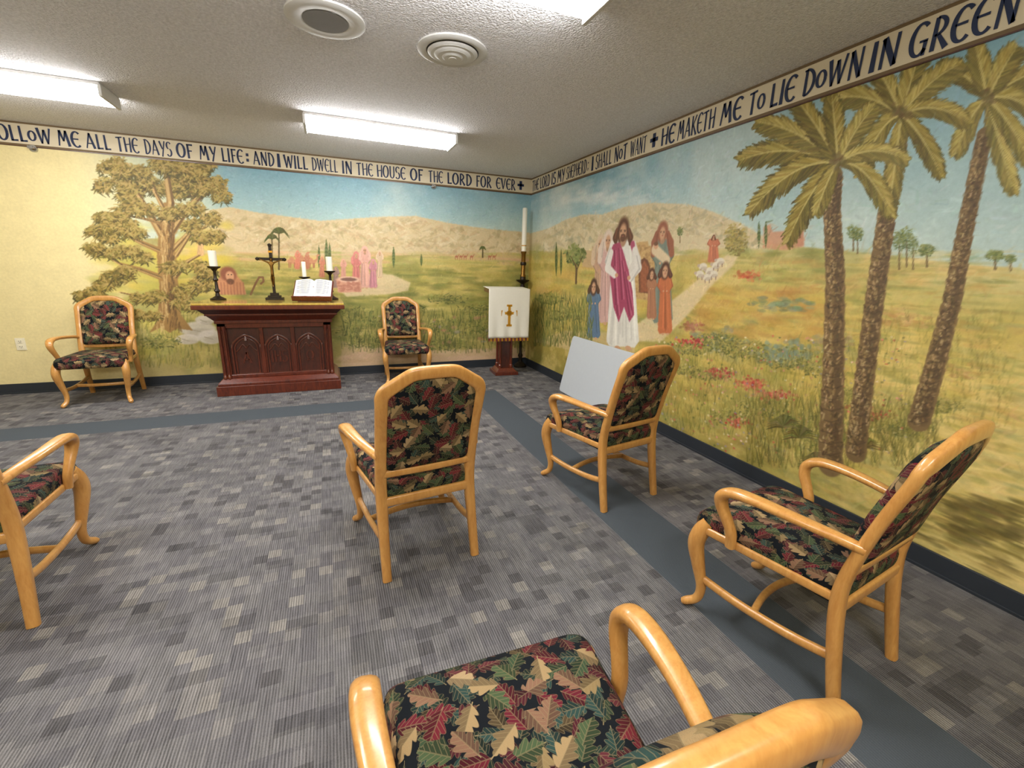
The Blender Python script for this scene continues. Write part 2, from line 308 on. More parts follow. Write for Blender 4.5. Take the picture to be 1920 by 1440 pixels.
def robed(c,x,yt,yb,w,robe,hair,veil=None,skin=(202,156,120),beard=False,hs=1.0,fold=.42):
    h=yb-yt; hr=h*.062*hs; sh=tuple(v*.78 for v in robe); hi=tuple(min(255,v*1.12+5) for v in robe)
    ys=yt+h*.155
    c.poly([(x-w*.16,ys-h*.01),(x+w*.16,ys-h*.01),(x+w*.32,ys+h*.03),(x+w*.30,yt+h*.42),(x+w*.42,yb-h*.05),(x+w*.3,yb),(x,yb-h*.01),(x-w*.33,yb),(x-w*.43,yb-h*.05),(x-w*.31,yt+h*.42),(x-w*.32,ys+h*.03)],robe,1,2)
    for i in range(14):
        q=rnd.uniform(-1,1); cc=sh if i%2 else hi; y1=yt+h*rnd.uniform(.4,.6)
        c.line([(x+q*w*.22,ys+h*rnd.uniform(.04,.3)),(x+q*w*.27+rnd.uniform(-1,1),y1),(x+q*w*.37+rnd.uniform(-2,2),yb-h*rnd.uniform(.02,.12))],[w*.01,w*.024,w*.03],jit(cc,8),fold,.9)
    for sg in(-1,1):
        c.line([(x+sg*w*.27,ys+h*.03),(x+sg*w*.38,yt+h*.31),(x+sg*w*.16,yt+h*.39)],[w*.085,w*.1,w*.08],jit(robe,6)); c.line([(x+sg*w*.33,ys+h*.06),(x+sg*w*.44,yt+h*.32),(x+sg*w*.22,yt+h*.425)],[w*.02,w*.035,w*.02],sh,.6); c.line([(x+sg*w*.25,ys+h*.04),(x+sg*w*.33,yt+h*.29)],[w*.02,w*.03],hi,.5)
        c.blob((x+sg*w*.10,yt+h*.392),w*.055,w*.045,skin); c.blob((x+sg*w*.14,yb+h*.004),w*.10,w*.05,skin)
    if veil:
        c.blob((x,yt+hr*1.2),hr*1.1,hr*1.4,veil); vs=tuple(v*.8 for v in veil)
        for sg in(-1,1): c.line([(x+sg*hr*.9,yt+hr*1.5),(x+sg*hr*1.3,ys+h*.03),(x+sg*hr*1.5,ys+h*.14)],[hr*.4,hr*.6,hr*.5],veil); c.line([(x+sg*hr*.8,yt+hr*1.6),(x+sg*hr*1.1,ys+h*.1)],[hr*.12,hr*.15],vs,.6)
    else:
        c.blob((x,yt+hr*1.25),hr*.98,hr*1.3,hair)
        for sg in(-1,1): c.line([(x+sg*hr*.72,yt+hr*1.3),(x+sg*hr*.95,yt+hr*2.1),(x+sg*hr*.9,ys+h*.02)],[hr*.35,hr*.42,hr*.2],hair); c.line([(x+sg*hr*.75,yt+hr*1.0),(x+sg*hr*1.0,yt+hr*2.1)],[hr*.1,hr*.12],tuple(v*1.45 for v in hair),.6)
    c.cap((x,yt+hr*2),(x,ys+h*.01),hr*.34,hr*.42,tuple(v*.84 for v in skin)); c.blob((x,yt+hr*1.42),hr*.58,hr*.86,skin,1,1.2); c.blob((x+hr*.3,yt+hr*1.5),hr*.22,hr*.6,tuple(v*.88 for v in skin),.5,.8)
    for sg in(-1,1): c.blob((x+sg*hr*.25,yt+hr*1.3),hr*.11,hr*.07,(76,52,40),.9); c.cap((x+sg*hr*.12,yt+hr*1.12),(x+sg*hr*.4,yt+hr*1.14),hr*.05,hr*.03,(90,62,44),.8)
    c.cap((x,yt+hr*1.3),(x+hr*.05,yt+hr*1.6),hr*.05,hr*.1,tuple(v*.82 for v in skin),.8); c.blob((x,yt+hr*1.82),hr*.18,hr*.06,(168,92,80),.9)
    if beard: c.blob((x,yt+hr*2.12),hr*.44,hr*.36,hair,.9); c.cap((x-hr*.2,yt+hr*1.74),(x+hr*.2,yt+hr*1.74),hr*.07,hr*.07,hair,.8); c.blob((x,yt+hr*1.86),hr*.15,hr*.05,(170,96,84),.9)
    return hr
def smalltree(c,x,yt,yb,w,cols=((74,90,46),(102,114,60),(136,142,80)),kind='round'):
    c.cap((x,yb),(x,yt+(yb-yt)*.4),w*.05+.4,w*.03+.3,(112,92,56))
    if kind=='cyp': 
        for i in range(14):
            f=i/13; c.blob((x,yt+(yb-yt)*f),w*.5*math.sin(math.pi*min(.9,f*.8+.1)),(yb-yt)*.08,jit(cols[i%2],8),.8)
    else: foliage(c,x,yt+(yb-yt)*.28,w*.5,(yb-yt)*.24,int(60+w*2),cols,ln=w*.16,r=w*.035+.5,base=.2)
def smallpalm(c,x,yt,yb,w):
    c.cap((x,yb),(x,yt),1.6,1.1,(90,75,40))
    for a in range(11):
        t=-math.pi*(a/10); ex=x+math.cos(t)*w; ey=yt+math.sin(t)*w*.7+w*.25
        c.line([(x,yt),((x+ex)/2,(yt+ey)/2-w*.3),(ex,ey+w*.2)],[1.0,1.6,.4],jit((84,88,38),15))
# ---- right wall
cr=Canvas(WR,H,.005,mapR)
hz=ground(cr,[(993,440),(1100,445),(1250,440),(1400,452),(1500,462),(1650,478),(1920,505)],
 [(0,(200,188,134)),(.08,(192,180,108)),(.2,(200,176,90)),(.4,(196,170,80)),(.6,(186,162,78)),(.8,(168,150,72)),(1,(138,128,62))],(142,138,70),(224,198,124),(126,168,184),(184,202,194))
SW=np.clip((cr.U-3.9)/.9,0,1)[None,:]*np.clip((1.15-cr.V)/.5,0,1)[:,None]*.75; cr.img+= (np.array((224,200,130))/255-cr.img)*SW[...,None]
for _ in range(150):
    x=rnd.gauss(1105,60); y=362+rnd.gauss(0,16)+abs(x-1100)*.05; cr.blob((x,y),rnd.uniform(8,26),rnd.uniform(2,7),(230,228,218),.2,.7)
ml=[(993,438),(1030,428),(1060,412),(1095,402),(1130,402),(1170,388),(1225,380),(1290,383),(1340,398),(1400,425),(1450,455)]
cr.poly(ml+[(1450,475),(1250,480),(993,470)],(208,192,154),1,2)
for _ in range(380):
    x=rnd.uniform(1005,1435); yy=np.interp(x,[p[0] for p in ml],[p[1] for p in ml]); y=yy+rnd.uniform(4,52)
    cr.cap((x,y),(x+rnd.uniform(-16,16),y+rnd.uniform(2,10)),rnd.uniform(1.5,4.5),1,rnd.choice([(224,212,180),(186,170,126),(176,164,134),(198,178,136),(160,156,126),(170,154,112)]),.45)
dabs(cr,60,995,1450,468,492,[(180,172,100),(148,152,84),(200,186,122)],26,6,.5)
cr.poly([(1430,465),(1432,425),(1445,420),(1447,435),(1480,432),(1482,420),(1506,420),(1508,462),(1470,470)],(202,148,114),.9,2); cr.poly([(1482,425),(1506,424),(1507,460),(1484,464)],(180,122,94),.6)
for x in(1436,1423): smalltree(cr,x,418,462,7,kind='cyp')
dabs(cr,620,1000,1900,470,620,[(140,138,68),(180,162,82),(216,192,116),(196,152,84),(120,128,64)],28,5,.32)
dabs(cr,1400,1060,1920,600,1010,[(140,138,62),(202,176,86),(222,194,112),(172,138,70),(124,124,58),(150,152,100),(210,182,94)],26,7,.32)
dabs(cr,150,1300,1560,540,640,[(204,170,82),(184,140,70)],26,7,.35)
for x,y,rx,ry,cc in((1400,517,24,10,(194,102,62)),(1412,720,22,10,(186,84,66)),(1380,790,16,8,(180,74,62)),(1640,782,34,12,(178,76,70)),(1470,570,60,14,(130,142,106)),(1240,600,40,10,(140,144,82)),(1340,640,50,20,(130,138,108)),(1475,665,60,22,(118,132,108)),(1690,600,60,16,(182,148,86)),(1300,612,24,10,(164,106,78)),(1560,640,40,16,(154,144,106)),(1350,705,30,9,(190,126,106)),(1450,740,40,9,(196,112,94)),(1800,700,50,16,(184,154,86))):
    for _ in range(60): cr.blob((x+rnd.gauss(0,rx*.5),y+rnd.gauss(0,ry*.5)),rx*.15,ry*.22,jit(cc,26),.5)
cr.poly([(1185,640),(1240,640),(1290,590),(1330,540),(1372,500),(1385,480),(1362,478),(1330,505),(1290,540),(1245,575),(1190,610)],(222,200,162),.8,6)
cr.poly([(1000,640),(1060,655),(1190,665),(1190,625),(1060,620)],(214,188,144),.6,6)
cr.brush(9000,.1,5.2,.12,2.24,.045,.007,17,.5)
SH=[(84,88,44),(112,112,54),(146,138,66),(180,164,88)]
for x,y,rx,ry in((1300,650,36,14),(1345,640,40,18),(1400,655,44,16),(1475,668,56,20),(1540,690,36,16),(1330,700,40,12),(1430,760,50,16),(1500,790,50,18),(1545,830,40,18),(1650,790,44,18),(1700,800,50,16),(1280,690,30,10),(1760,760,50,14),(1580,740,40,14),(1370,780,44,14),(1060,590,30,10),(1030,560,24,9)):
    foliage(cr,x,y,rx,ry,int(rx*ry*.25)+60,SH,8,1.5,-.8,.25)
for _ in range(90): cr.blob((rnd.gauss(1475,30),rnd.gauss(662,9)),5,3.5,jit((128,144,124),16),.55)
for x,y in((1412,718),(1380,790),(1640,778),(1350,700),(1455,742),(1600,770),(1300,640)):
    for _ in range(34): cr.blob((x+rnd.gauss(0,14),y+rnd.gauss(0,5)),3,2.2,jit(rnd.choice([(190,66,58),(206,110,92),(160,52,50)]),14),.75)
for _ in range(480):
    x=rnd.uniform(1230,1700); y=rnd.uniform(630,850); cr.blob((x,y),2.4,1.8,jit(rnd.choice([(196,82,70),(212,140,128),(230,214,180),(140,130,156),(96,104,50)]),14),.65)
cr.poly([(1092,500),(1092,470),(1110,470),(1110,462),(1126,462),(1126,505)],(192,162,120),.9,2); cr.poly([(1183,560),(1183,470),(1192,455),(1215,452),(1216,462),(1240,462),(1240,566)],(192,156,102),.95,2)
for _ in range(220): cr.blob((rnd.uniform(1185,1238),rnd.uniform(460,560)),3,1.8,rnd.choice([(214,180,126),(168,130,82),(150,116,74)]),.45)
cr.poly([(1198,548),(1197,500),(1201,488),(1208,483),(1215,488),(1219,500),(1219,550)],(114,72,48)); cr.poly([(1201,547),(1201,502),(1208,488),(1216,502),(1216,548)],(154,92,60))
for y in range(492,548,4): cr.cap((1203+(y%3)*4,y),(1204+(y%3)*4,y+6),.6,.5,(110,64,42),.7)
for x,yt,yb,w in((1043,460,512,7),(1052,472,512,6)): smalltree(cr,x,yt,yb,w,kind='cyp')
smalltree(cr,1080,455,530,38); cr.line([(1080,530),(1082,505),(1070,480)],[1.5,1.2,.6],(90,70,44)); cr.line([(1082,505),(1092,482)],[1,.6],(90,70,44)); smalltree(cr,1275,425,455,12)
foliage(cr,1380,448,22,26,260,[(118,108,54),(144,132,72),(178,158,88)],6,1.6)
for x,yt,yb,w in((1600,420,470,24),(1608,424,475,20),(1686,428,505,26),(1700,422,500,24),(1712,440,505,20),(1738,456,500,30),(1866,468,505,34),(1895,476,508,20)): smalltree(cr,x,yt,yb,w)
robed(cr,1126,446,600,34,(186,150,120),(80,50,36),veil=(206,180,150))
robed(cr,1140,438,606,42,(200,162,152),(80,50,36),veil=(216,196,178))
robed(cr,1113,527,634,30,(94,118,142),(76,52,38),hs=1.35)
robed(cr,1242,421,606,46,(118,130,116),(90,55,38),veil=(150,92,66))
cr.line([(1228,468),(1250,488)],[8,7],(214,192,156)); cr.blob((1230,461),5,5,(206,156,120)); cr.blob((1230,457),5,3,(116,80,54))
robed(cr,1222,505,598,22,(168,116,84),(84,52,36),hs=1.3)
robed(cr,1247,494,626,32,(188,108,66),(84,52,36),hs=1.3)
robed(cr,1168,415,652,72,(220,216,204),(92,58,38),beard=True,fold=.3)
cr.poly([(1146,468),(1150,458),(1162,454),(1168,470),(1178,505),(1186,545),(1189,590),(1180,604),(1170,575),(1160,604),(1150,575),(1144,520)],(160,66,94),1,2)
cr.line([(1186,458),(1190,480)],[5,3],(168,78,104))
for q in((1152,470,1154,570),(1160,466,1166,560),(1166,490,1180,590),(1150,500,1158,590),(1172,510,1184,580)): cr.cap(q[:2],q[2:],1.2,1.8,(118,40,68),.6); cr.cap((q[0]+3,q[1]),(q[2]+4,q[3]),.9,1.4,(200,116,140),.6)
cr.line([(1190,470),(1197,502),(1182,522)],[6,7,5],(222,216,206)); cr.line([(1194,480),(1199,504),(1184,527)],[1.5,2,1.5],(184,178,170),.7); cr.blob((1179,521),4,3.2,(202,154,120)); cr.line([(1146,474),(1139,502),(1152,515)],[5,6,5],(224,218,208)); cr.blob((1156,516),4,3,(202,154,120))
robed(cr,1338,441,492,26,(192,116,84),(110,64,44),hs=1.2)
for x,y in((1318,500),(1330,508),(1342,498),(1312,514),(1326,520),(1338,514),(1350,490)):
    cr.blob((x,y),9,6,(220,210,190)); cr.blob((x+2,y+3),7,3,(180,162,140),.6); cr.blob((x-8,y-2),3,2.6,(190,170,150)); cr.cap((x-4,y+5),(x-4,y+10),1,1,(150,122,104)); cr.cap((x+4,y+5),(x+4,y+10),1,1,(150,122,104))
GC=[(124,120,50),(152,142,64),(184,164,82),(102,104,46),(202,180,104)]
grass(cr,700,1000,1110,560,650,[(88,98,46),(112,118,58),(140,138,70)],16,1.1)
grass(cr,1300,1250,1560,660,820,GC,20,1.1,.4,6); grass(cr,1100,1400,1760,760,880,[(104,100,40),(132,124,52),(82,82,34),(162,144,76)],30,1.4,.5,9)
grass(cr,800,1560,1900,600,800,GC,26,1.2,.38,8)
for x,y in((1500,820),(1470,800),(1530,870),(1620,840)):
    for a in range(16):
        t=math.pi*(a/15); cr.line([(x,y),(x-math.cos(t)*16,y-math.sin(t)*22),(x-math.cos(t)*34,y-math.sin(t)*24+5)],[1.8,1.6,.5],jit((96,90,40),22),.85)
dabs(cr,300,1700,1920,930,1100,[(120,106,46),(94,84,38),(180,156,84),(208,184,110)],26,5,.45); dabs(cr,160,1780,1920,940,1010,[(96,84,38),(120,104,48)],20,5,.55)
def trunk(pts,w0,w1):
    n=66; P=[]; xs=np.array(pts,float); tt=np.linspace(0,1,len(xs))
    for i in range(n+1): P.append((np.interp(i/n,tt,xs[:,0]),np.interp(i/n,tt,xs[:,1])))
    W=[(w0+(w1-w0)*(i/n))*(1.0+.06*math.sin(i*2.1)) for i in range(n+1)]
    cr.line(P,W,(118,94,58),1,.15)
    for i in range(n):
        x,y=P[i]; w=W[i]; cr.cap((x+w*.4,y),(x+w*.4,y-6),w*.45,w*.45,(88,68,42),.4)
        for _ in range(12):
            q=rnd.uniform(-1,1); cr.cap((x+q*w*.9,y+rnd.uniform(-5,5)),(x+q*w*.9+rnd.uniform(-4,6),y-4+rnd.uniform(-4,3)),1.8,.9,jit(rnd.choice([(72,56,34),(168,140,94),(136,110,68),(92,72,44),(190,164,116) if q<0 else (80,62,38)]),14),.7)
        if i%2==0: cr.line([(x-w*.9,y-2),(x,y+3),(x+w*.9,y-2)],[1,1.5,1],(70,54,32),.5)
trunk([(1556,872),(1562,700),(1566,520),(1560,400),(1566,330)],22,13)
trunk([(1604,850),(1622,700),(1640,560),(1660,420),(1685,260)],18,16)
trunk([(1722,792),(1752,690),(1786,560),(1812,420),(1846,250)],19,13)
def frond(cx,cy,tx,ty,sag,wd,n=64):
    mx,my=(cx+tx)/2,(cy+ty)/2-sag; P=[]
    for i in range(n+1):
        u=i/n; P.append(((1-u)**2*cx+2*u*(1-u)*mx+u*u*tx,(1-u)**2*cy+2*u*(1-u)*my+u*u*ty))
    tone=rnd.uniform(-16,10)
    for layer in range(3):
        for i in range(3,n):
            u=i/n; x,y=P[i]; dx,dy=P[i+1][0]-P[i-1][0],P[i+1][1]-P[i-1][1]; L=math.hypot(dx,dy); dx/=L; dy/=L
            ww=wd*(math.sin(math.pi*min(1,u*.80+.17))**.55)*(1,.9,.7)[layer]
            for sg in(-1,1):
                nx,ny=-dy*sg,dx*sg; l=ww*rnd.uniform(.6,1.15); ex=x+(nx*.62+dx*.95)*l; ey=y+(ny*.62+dy*.95)*l+l*.16
                up=(ny<0)
                if layer==0: cc=rnd.choice([(92,82,32),(110,98,40)])
                elif up: cc=rnd.choice([(178,158,78),(156,138,60),(198,180,104),(140,124,54)])
                else: cc=rnd.choice([(112,100,42),(130,116,48),(94,84,34),(152,136,62)])
                cr.cap((x,y),(ex,ey),(5.2,3.6,2.4)[layer],1.0,jit(tuple(v+tone for v in cc),12),(.9,.7,.7)[layer],.6)
    cr.line(P,[2.4-1.8*i/n for i in range(n+1)],(196,180,110),.6)
C1=(1572,305);C2=(1690,215);C3=(1852,185)
for c0,tx,ty,sg,wd in((C3,1990,120,20,40),(C3,1960,230,40,40),(C3,1900,360,0,34),(C3,1768,130,30,38),(C3,1830,82,0,36),(C3,1905,90,10,38),(C3,1790,290,34,32),(C3,1940,320,30,34),
  (C2,1550,190,40,40),(C2,1610,330,50,34),(C2,1640,118,10,36),(C2,1725,96,5,40),(C2,1800,120,24,38),(C2,1815,230,40,34),(C2,1665,400,-10,30),(C2,1765,330,30,32),
  (C1,1388,300,40,40),(C1,1405,400,60,38),(C1,1475,455,40,36),(C1,1420,228,30,38),(C1,1490,182,14,36),(C1,1560,178,0,32),(C1,1640,200,20,32),(C1,1672,405,60,34),(C1,1700,300,40,30),(C1,1530,400,20,28)):
    frond(c0[0],c0[1],tx,ty,sg,wd)
for c0 in(C1,C2,C3): 
    for _ in range(40): cr.blob((c0[0]+rnd.gauss(0,8),c0[1]+rnd.gauss(0,8)),4,4,jit((112,94,50),20),.5)
cr.line([(1735,828),(1741,822),(1745,832),(1752,826),(1760,830),(1768,824),(1778,832),(1790,828)],[.8]*8,(120,96,50),.7)
cr.brush(7000,.1,5.0,.12,2.24,.02,.0035,13,.35,.5)
# ---- back wall
cbk=Canvas(WB,H,.006,mapB)
ground(cbk,[(0,440),(400,450),(600,455),(800,455),(993,440)],
 [(0,(208,178,128)),(.06,(212,184,124)),(.14,(194,174,98)),(.3,(180,164,84)),(.5,(164,154,76)),(.7,(152,142,74)),(.86,(162,146,82)),(1,(192,168,116))],(128,130,66),(216,192,116),(128,170,186),(184,202,190))
ml=[(380,396),(430,388),(480,398),(540,406),(600,414),(660,410),(720,406),(780,405),(840,418),(920,430),(993,436)]
cbk.poly(ml+[(993,472),(800,478),(380,480)],(206,186,144),1,2)
for _ in range(600):
    x=rnd.uniform(390,985); yy=np.interp(x,[p[0] for p in ml],[p[1] for p in ml]); y=yy+rnd.uniform(3,58)
    cbk.cap((x,y),(x+rnd.uniform(-18,18),y+rnd.uniform(2,10)),rnd.uniform(1.2,4.5),1,rnd.choice([(222,208,172),(184,162,116),(174,156,118),(202,180,134),(162,146,102),(194,160,120)]),.42)
dabs(cbk,100,420,985,472,496,[(210,178,134),(206,164,124),(186,170,102),(164,162,92)],36,3,.5)
dabs(cbk,900,300,985,500,640,[(136,136,66),(176,162,80),(116,122,56),(206,184,114),(94,104,50)],20,4,.36)
dabs(cbk,120,640,985,655,685,[(212,178,142),(200,164,124)],30,5,.5)
cbk.poly([(770,530),(735,515),(700,512),(640,548),(650,556),(730,552),(765,545)],(218,194,156),.8,4)
cbk.poly([(640,640),(700,650),(760,662),(985,650),(985,672),(640,692)],(210,178,144),.6,4)
cbk.brush(6000,mapB(300,500)[0],6.45,.12,2.24,.04,.007,16,.5)
fa=np.clip((cbk.U-mapB(150,500)[0])/(mapB(330,500)[0]-mapB(150,500)[0]),0,1); fa=fa*fa*(3-2*fa)
cream=np.array((230,214,158))/255; cbk.img[:]=cream+(cbk.img-cream)*fa[None,:,None]
fb=np.clip((mapB(430,400)[0]-cbk.U)/.35,0,1)[None,:]*np.clip((cbk.V-1.5)/.3,0,1)[:,None]*.6; cbk.img+= (cream-cbk.img)*fb[...,None]
dabs(cbk,190,180,330,470,680,[(212,192,90),(192,176,80),(158,156,70),(222,204,108)],22,8,.3)
dabs(cbk,120,215,430,420,560,[(218,190,72),(202,180,70),(178,172,86)],22,9,.4)
grass(cbk,600,190,420,600,690,[(140,138,60),(104,108,48),(178,162,76)],14,1.1,.45)
for x,yt,yb,w in((612,452,500,7),(618,458,500,6),(738,465,500,6),(790,478,498,5),(598,462,500,5)): smalltree(cbk,x,yt,yb,w,kind='cyp')
smallpalm(cbk,523,438,505,20); smallpalm(cbk,510,448,505,15); smallpalm(cbk,905,466,482,6)
cbk.poly([(640,490),(640,470),(655,465),(690,468),(690,490)],(206,178,140),.55,3)
# resting camels and drovers beside the palms
for x,y,s_ in((548,490,1.0),(566,486,.9),(584,491,.9)):
    cc=(196,136,100); cbk.blob((x,y),9*s_,5*s_,cc,.9); cbk.blob((x-1,y-5*s_),4*s_,4*s_,cc,.9); cbk.line([(x+7*s_,y-1),(x+12*s_,y-6*s_),(x+12*s_,y-13*s_)],[2.4*s_,1.8*s_,1.5*s_],cc); cbk.blob((x+14*s_,y-14*s_),3*s_,1.8*s_,cc)
    for q in(-6,-3,4,6): cbk.cap((x+q*s_,y+3),(x+q*s_,y+12*s_),1.1,.8,(170,112,80))
for x,yt,yb,w,rb in((604,482,520,13,(196,126,96)),(668,472,540,20,(200,120,110)),(684,462,540,24,(212,162,144)),(700,486,540,18,(192,130,136)),(712,470,520,14,(206,178,144)),(558,470,505,12,(206,126,100)),(576,474,505,11,(186,120,90)),(376,440,480,16,(212,170,118)),(644,486,526,13,(206,150,130)),(630,500,540,14,(150,120,110))): robed(cbk,x,yt,yb,w,rb,(110,64,44),veil=tuple(min(255,v+12) for v in rb),hs=1.2)
cbk.poly([(634,548),(630,524),(676,524),(678,548)],(206,152,124)); cbk.blob((654,524),22,6,(220,178,152)); cbk.blob((654,524),15,3.5,(124,88,76))
for _ in range(60): cbk.blob((rnd.uniform(634,674),rnd.uniform(528,546)),3,2,(178,118,96),.6)
for x in(856,864,872,884,918,926): cbk.blob((x,481),3,2,(176,112,80)); cbk.cap((x+2,482),(x+2,487),.6,.5,(164,102,74)); cbk.cap((x-2,482),(x-2,487),.6,.5,(164,102,74)); cbk.cap((x+3,481),(x+5,477),.7,.6,(176,112,80))
for x,y,rx,ry in((372,618,30,16),(395,632,22,14),(352,636,20,10),(384,600,16,9)):
    cbk.blob((x,y),rx,ry,(216,206,192),.85,2); cbk.blob((x+4,y+5),rx*.7,ry*.5,(178,166,144),.6); cbk.cap((x-rx*.5,y),(x+rx*.2,y+4),1,.6,(146,134,110),.6)
# big tree
TR=(156,120,66)
cbk.poly([(280,624),(296,600),(299,540),(294,480),(298,430),(306,380),(320,380),(325,430),(330,480),(335,540),(339,590),(362,620),(332,616),(318,624),(302,614)],TR)
def br(pts,r0): cbk.line(pts,[r0*(1-.75*i/(len(pts)-1)) for i in range(len(pts))],TR); cbk.line([(a-1.5,b) for a,b in pts],[r0*.3]*len(pts),(206,174,114),.7); cbk.line([(a+r0*.5,b+1) for a,b in pts],[r0*.25]*len(pts),(94,70,38),.7)
FC=[(66,60,24),(86,76,30),(108,94,38),(136,116,52),(176,152,84)]
def fol(L):
    for x,y,rx,ry in L:
        for s_ in range(max(1,int(rx/14))):
            xx=x+(rnd.random()-.5)*rx*1.5; foliage(cbk,xx,y+rnd.gauss(0,ry*.6)+abs(xx-x)*.16,20,ry*1.1,int(ry*12)+30,FC,10,1.6,.9,.4)
fol([(305,302,95,12),(240,312,50,13),(378,310,58,13),(310,330,90,13),(290,356,66,13),(350,350,46,13)])
for p,r in(([(312,430),(320,380),(312,330),(318,300)],9),([(304,440),(280,400),(262,370),(240,340)],8),([(318,440),(345,400),(372,370),(395,335)],8),([(300,470),(265,455),(235,440),(205,420)],6),([(322,470),(350,440),(385,425)],5),([(302,520),(262,505),(225,495),(200,480)],6),([(328,520),(352,490),(372,478)],5),([(312,400),(290,360),(280,320)],5),([(304,560),(262,556),(225,548)],4),([(330,480),(356,440),(366,400)],4),([(306,420),(270,410),(236,404)],4)): br(p,r)
for _ in range(300):
    y=rnd.uniform(400,614); w=14+max(0,(y-560)*.3); q=rnd.uniform(-1,1); x=314+q*w*.9; cbk.cap((x,y),(x+rnd.uniform(-3,3),y+rnd.uniform(8,18)),1.3,.8,rnd.choice([(212,182,122),(190,154,98),(140,104,58)] if q<0 else [(110,82,46),(88,66,36),(140,104,58)]),.6)
fol([(250,332,52,12),(380,332,58,12),(215,362,46,12),(400,352,38,12),(262,384,58,11),(348,390,54,11),(300,312,74,10),(212,404,42,10),(225,438,54,11),(190,432,28,9),(200,470,36,10),(388,414,38,12),(400,446,32,10),(265,428,42,9),(238,478,52,9),(186,462,24,8),(186,548,42,9),(215,528,48,9),(192,572,32,7),(276,558,48,8),(354,492,44,10),(368,534,44,12),(394,512,28,10),(352,574,32,8),(255,590,42,7),(240,510,46,8)])
cbk.poly([(404,552),(408,524),(420,512),(442,514),(456,530),(462,553)],(192,132,94),.95,2); cbk.blob((428,514),15,15,(140,84,60)); cbk.blob((431,518),7.5,10,(208,156,118)); cbk.blob((432,528),7,6,(112,74,52)); cbk.blob((428,515),1.3,.9,(60,40,30)); cbk.blob((434,515),1.3,.9,(60,40,30))
for x in range(408,460,6): cbk.cap((x,530),(x+2,552),1,1.2,(150,94,68),.6)
cbk.line([(470,552),(480,530),(486,520),(493,520),(494,528),(489,532)],[1.8]*6,(124,88,54))
for x,y,rx,ry in((670,590,34,16),(720,610,40,16),(655,620,26,12),(770,580,30,12),(840,560,40,9),(900,580,46,10),(860,610,60,14),(940,620,40,16),(700,640,50,12),(830,645,60,12),(300,640,40,12),(960,560,26,10)):
    foliage(cbk,x,y,rx,ry,int(rx*ry*.3),[(74,82,36),(102,106,52),(132,130,62),(162,154,78)],7,1.1,-.6,.25)
grass(cbk,1300,640,985,590,662,[(76,84,38),(102,108,50),(138,134,66),(174,160,84)],15,1,.5); dabs(cbk,50,700,980,590,650,[(160,144,158),(192,124,106)],5,3,.4)
cbk.brush(4000,mapB(170,500)[0],6.45,.12,2.24,.022,.004,13,.35,.5)
def paintwall(name,c,fn):
    nx,ny=c.nx,c.ny; X,Y=np.meshgrid(c.U,c.V); co=fn(X.ravel(),Y.ravel()).astype(np.float32)
    idx=np.arange(nx*ny).reshape(ny,nx); q=np.stack([idx[:-1,:-1],idx[:-1,1:],idx[1:,1:],idx[1:,:-1]],-1).reshape(-1,4)
    me=bpy.data.meshes.new(name); me.vertices.add(nx*ny); me.vertices.foreach_set('co',co.ravel()); me.loops.add(q.size); me.loops.foreach_set('vertex_index',q.ravel().astype(np.int32))
    me.polygons.add(len(q)); me.polygons.foreach_set('loop_start',np.arange(0,q.size,4,dtype=np.int32)); me.update(calc_edges=True)
    img=np.clip(c.img,0,1); lin=np.where(img<=.04045,img/12.92,((img+.055)/1.055)**2.4); rgba=np.ones((nx*ny,4),np.float32); rgba[:,:3]=lin.reshape(-1,3)
    a=me.color_attributes.new('paint','FLOAT_COLOR','POINT'); a.data.foreach_set('color',rgba.ravel()); me.materials.append(M['mural'])
    o=bpy.data.objects.new(name,me); return link(o)
paintwall('wall_back',cbk,lambda u,v:np.stack([u-WB,np.zeros_like(u),v],-1))
paintwall('wall_right',cr,lambda u,v:np.stack([np.zeros_like(u),-u,v],-1))
# ---------------------------------------------------------------- shell
b=B(); b.box(-WB,0,-WR,0,-.05,0,M['carpet']); b.obj('floor',smooth=False)
b=B(); b.box(-WB,0,-WR,0,H,H+.05,M['ceil']); b.obj('ceiling',smooth=False)
b=B(); b.box(-WB-.1,-WB,-WR,0,0,H,M['room']); b.obj('wall_left',smooth=False)
b=B(); b.box(-WB,0,-WR-.1,-WR,0,H,M['room']); b.obj('wall_front',smooth=False)
b=B(); b.box(-WB,0,-.012,0,0,.10,M['base']); b.box(-WB,0,-.018,0,0,.015,M['base']); b.obj('baseboard_back',smooth=False,bevel=.002)
b=B(); b.box(-.012,0,-WR,-.018,0,.10,M['base']); b.box(-.018,0,-WR,-.018,0,.015,M['base']); b.obj('baseboard_right',smooth=False,bevel=.002)
b=B(); b.box(-WB,-WB+.012,-WR,-.018,0,.10,M['base']); b.obj('baseboard_left',smooth=False)
b=B(); b.box(-WB+.012,-.018,-WR,-WR+.012,0,.10,M['base']); b.obj('baseboard_front',smooth=False)
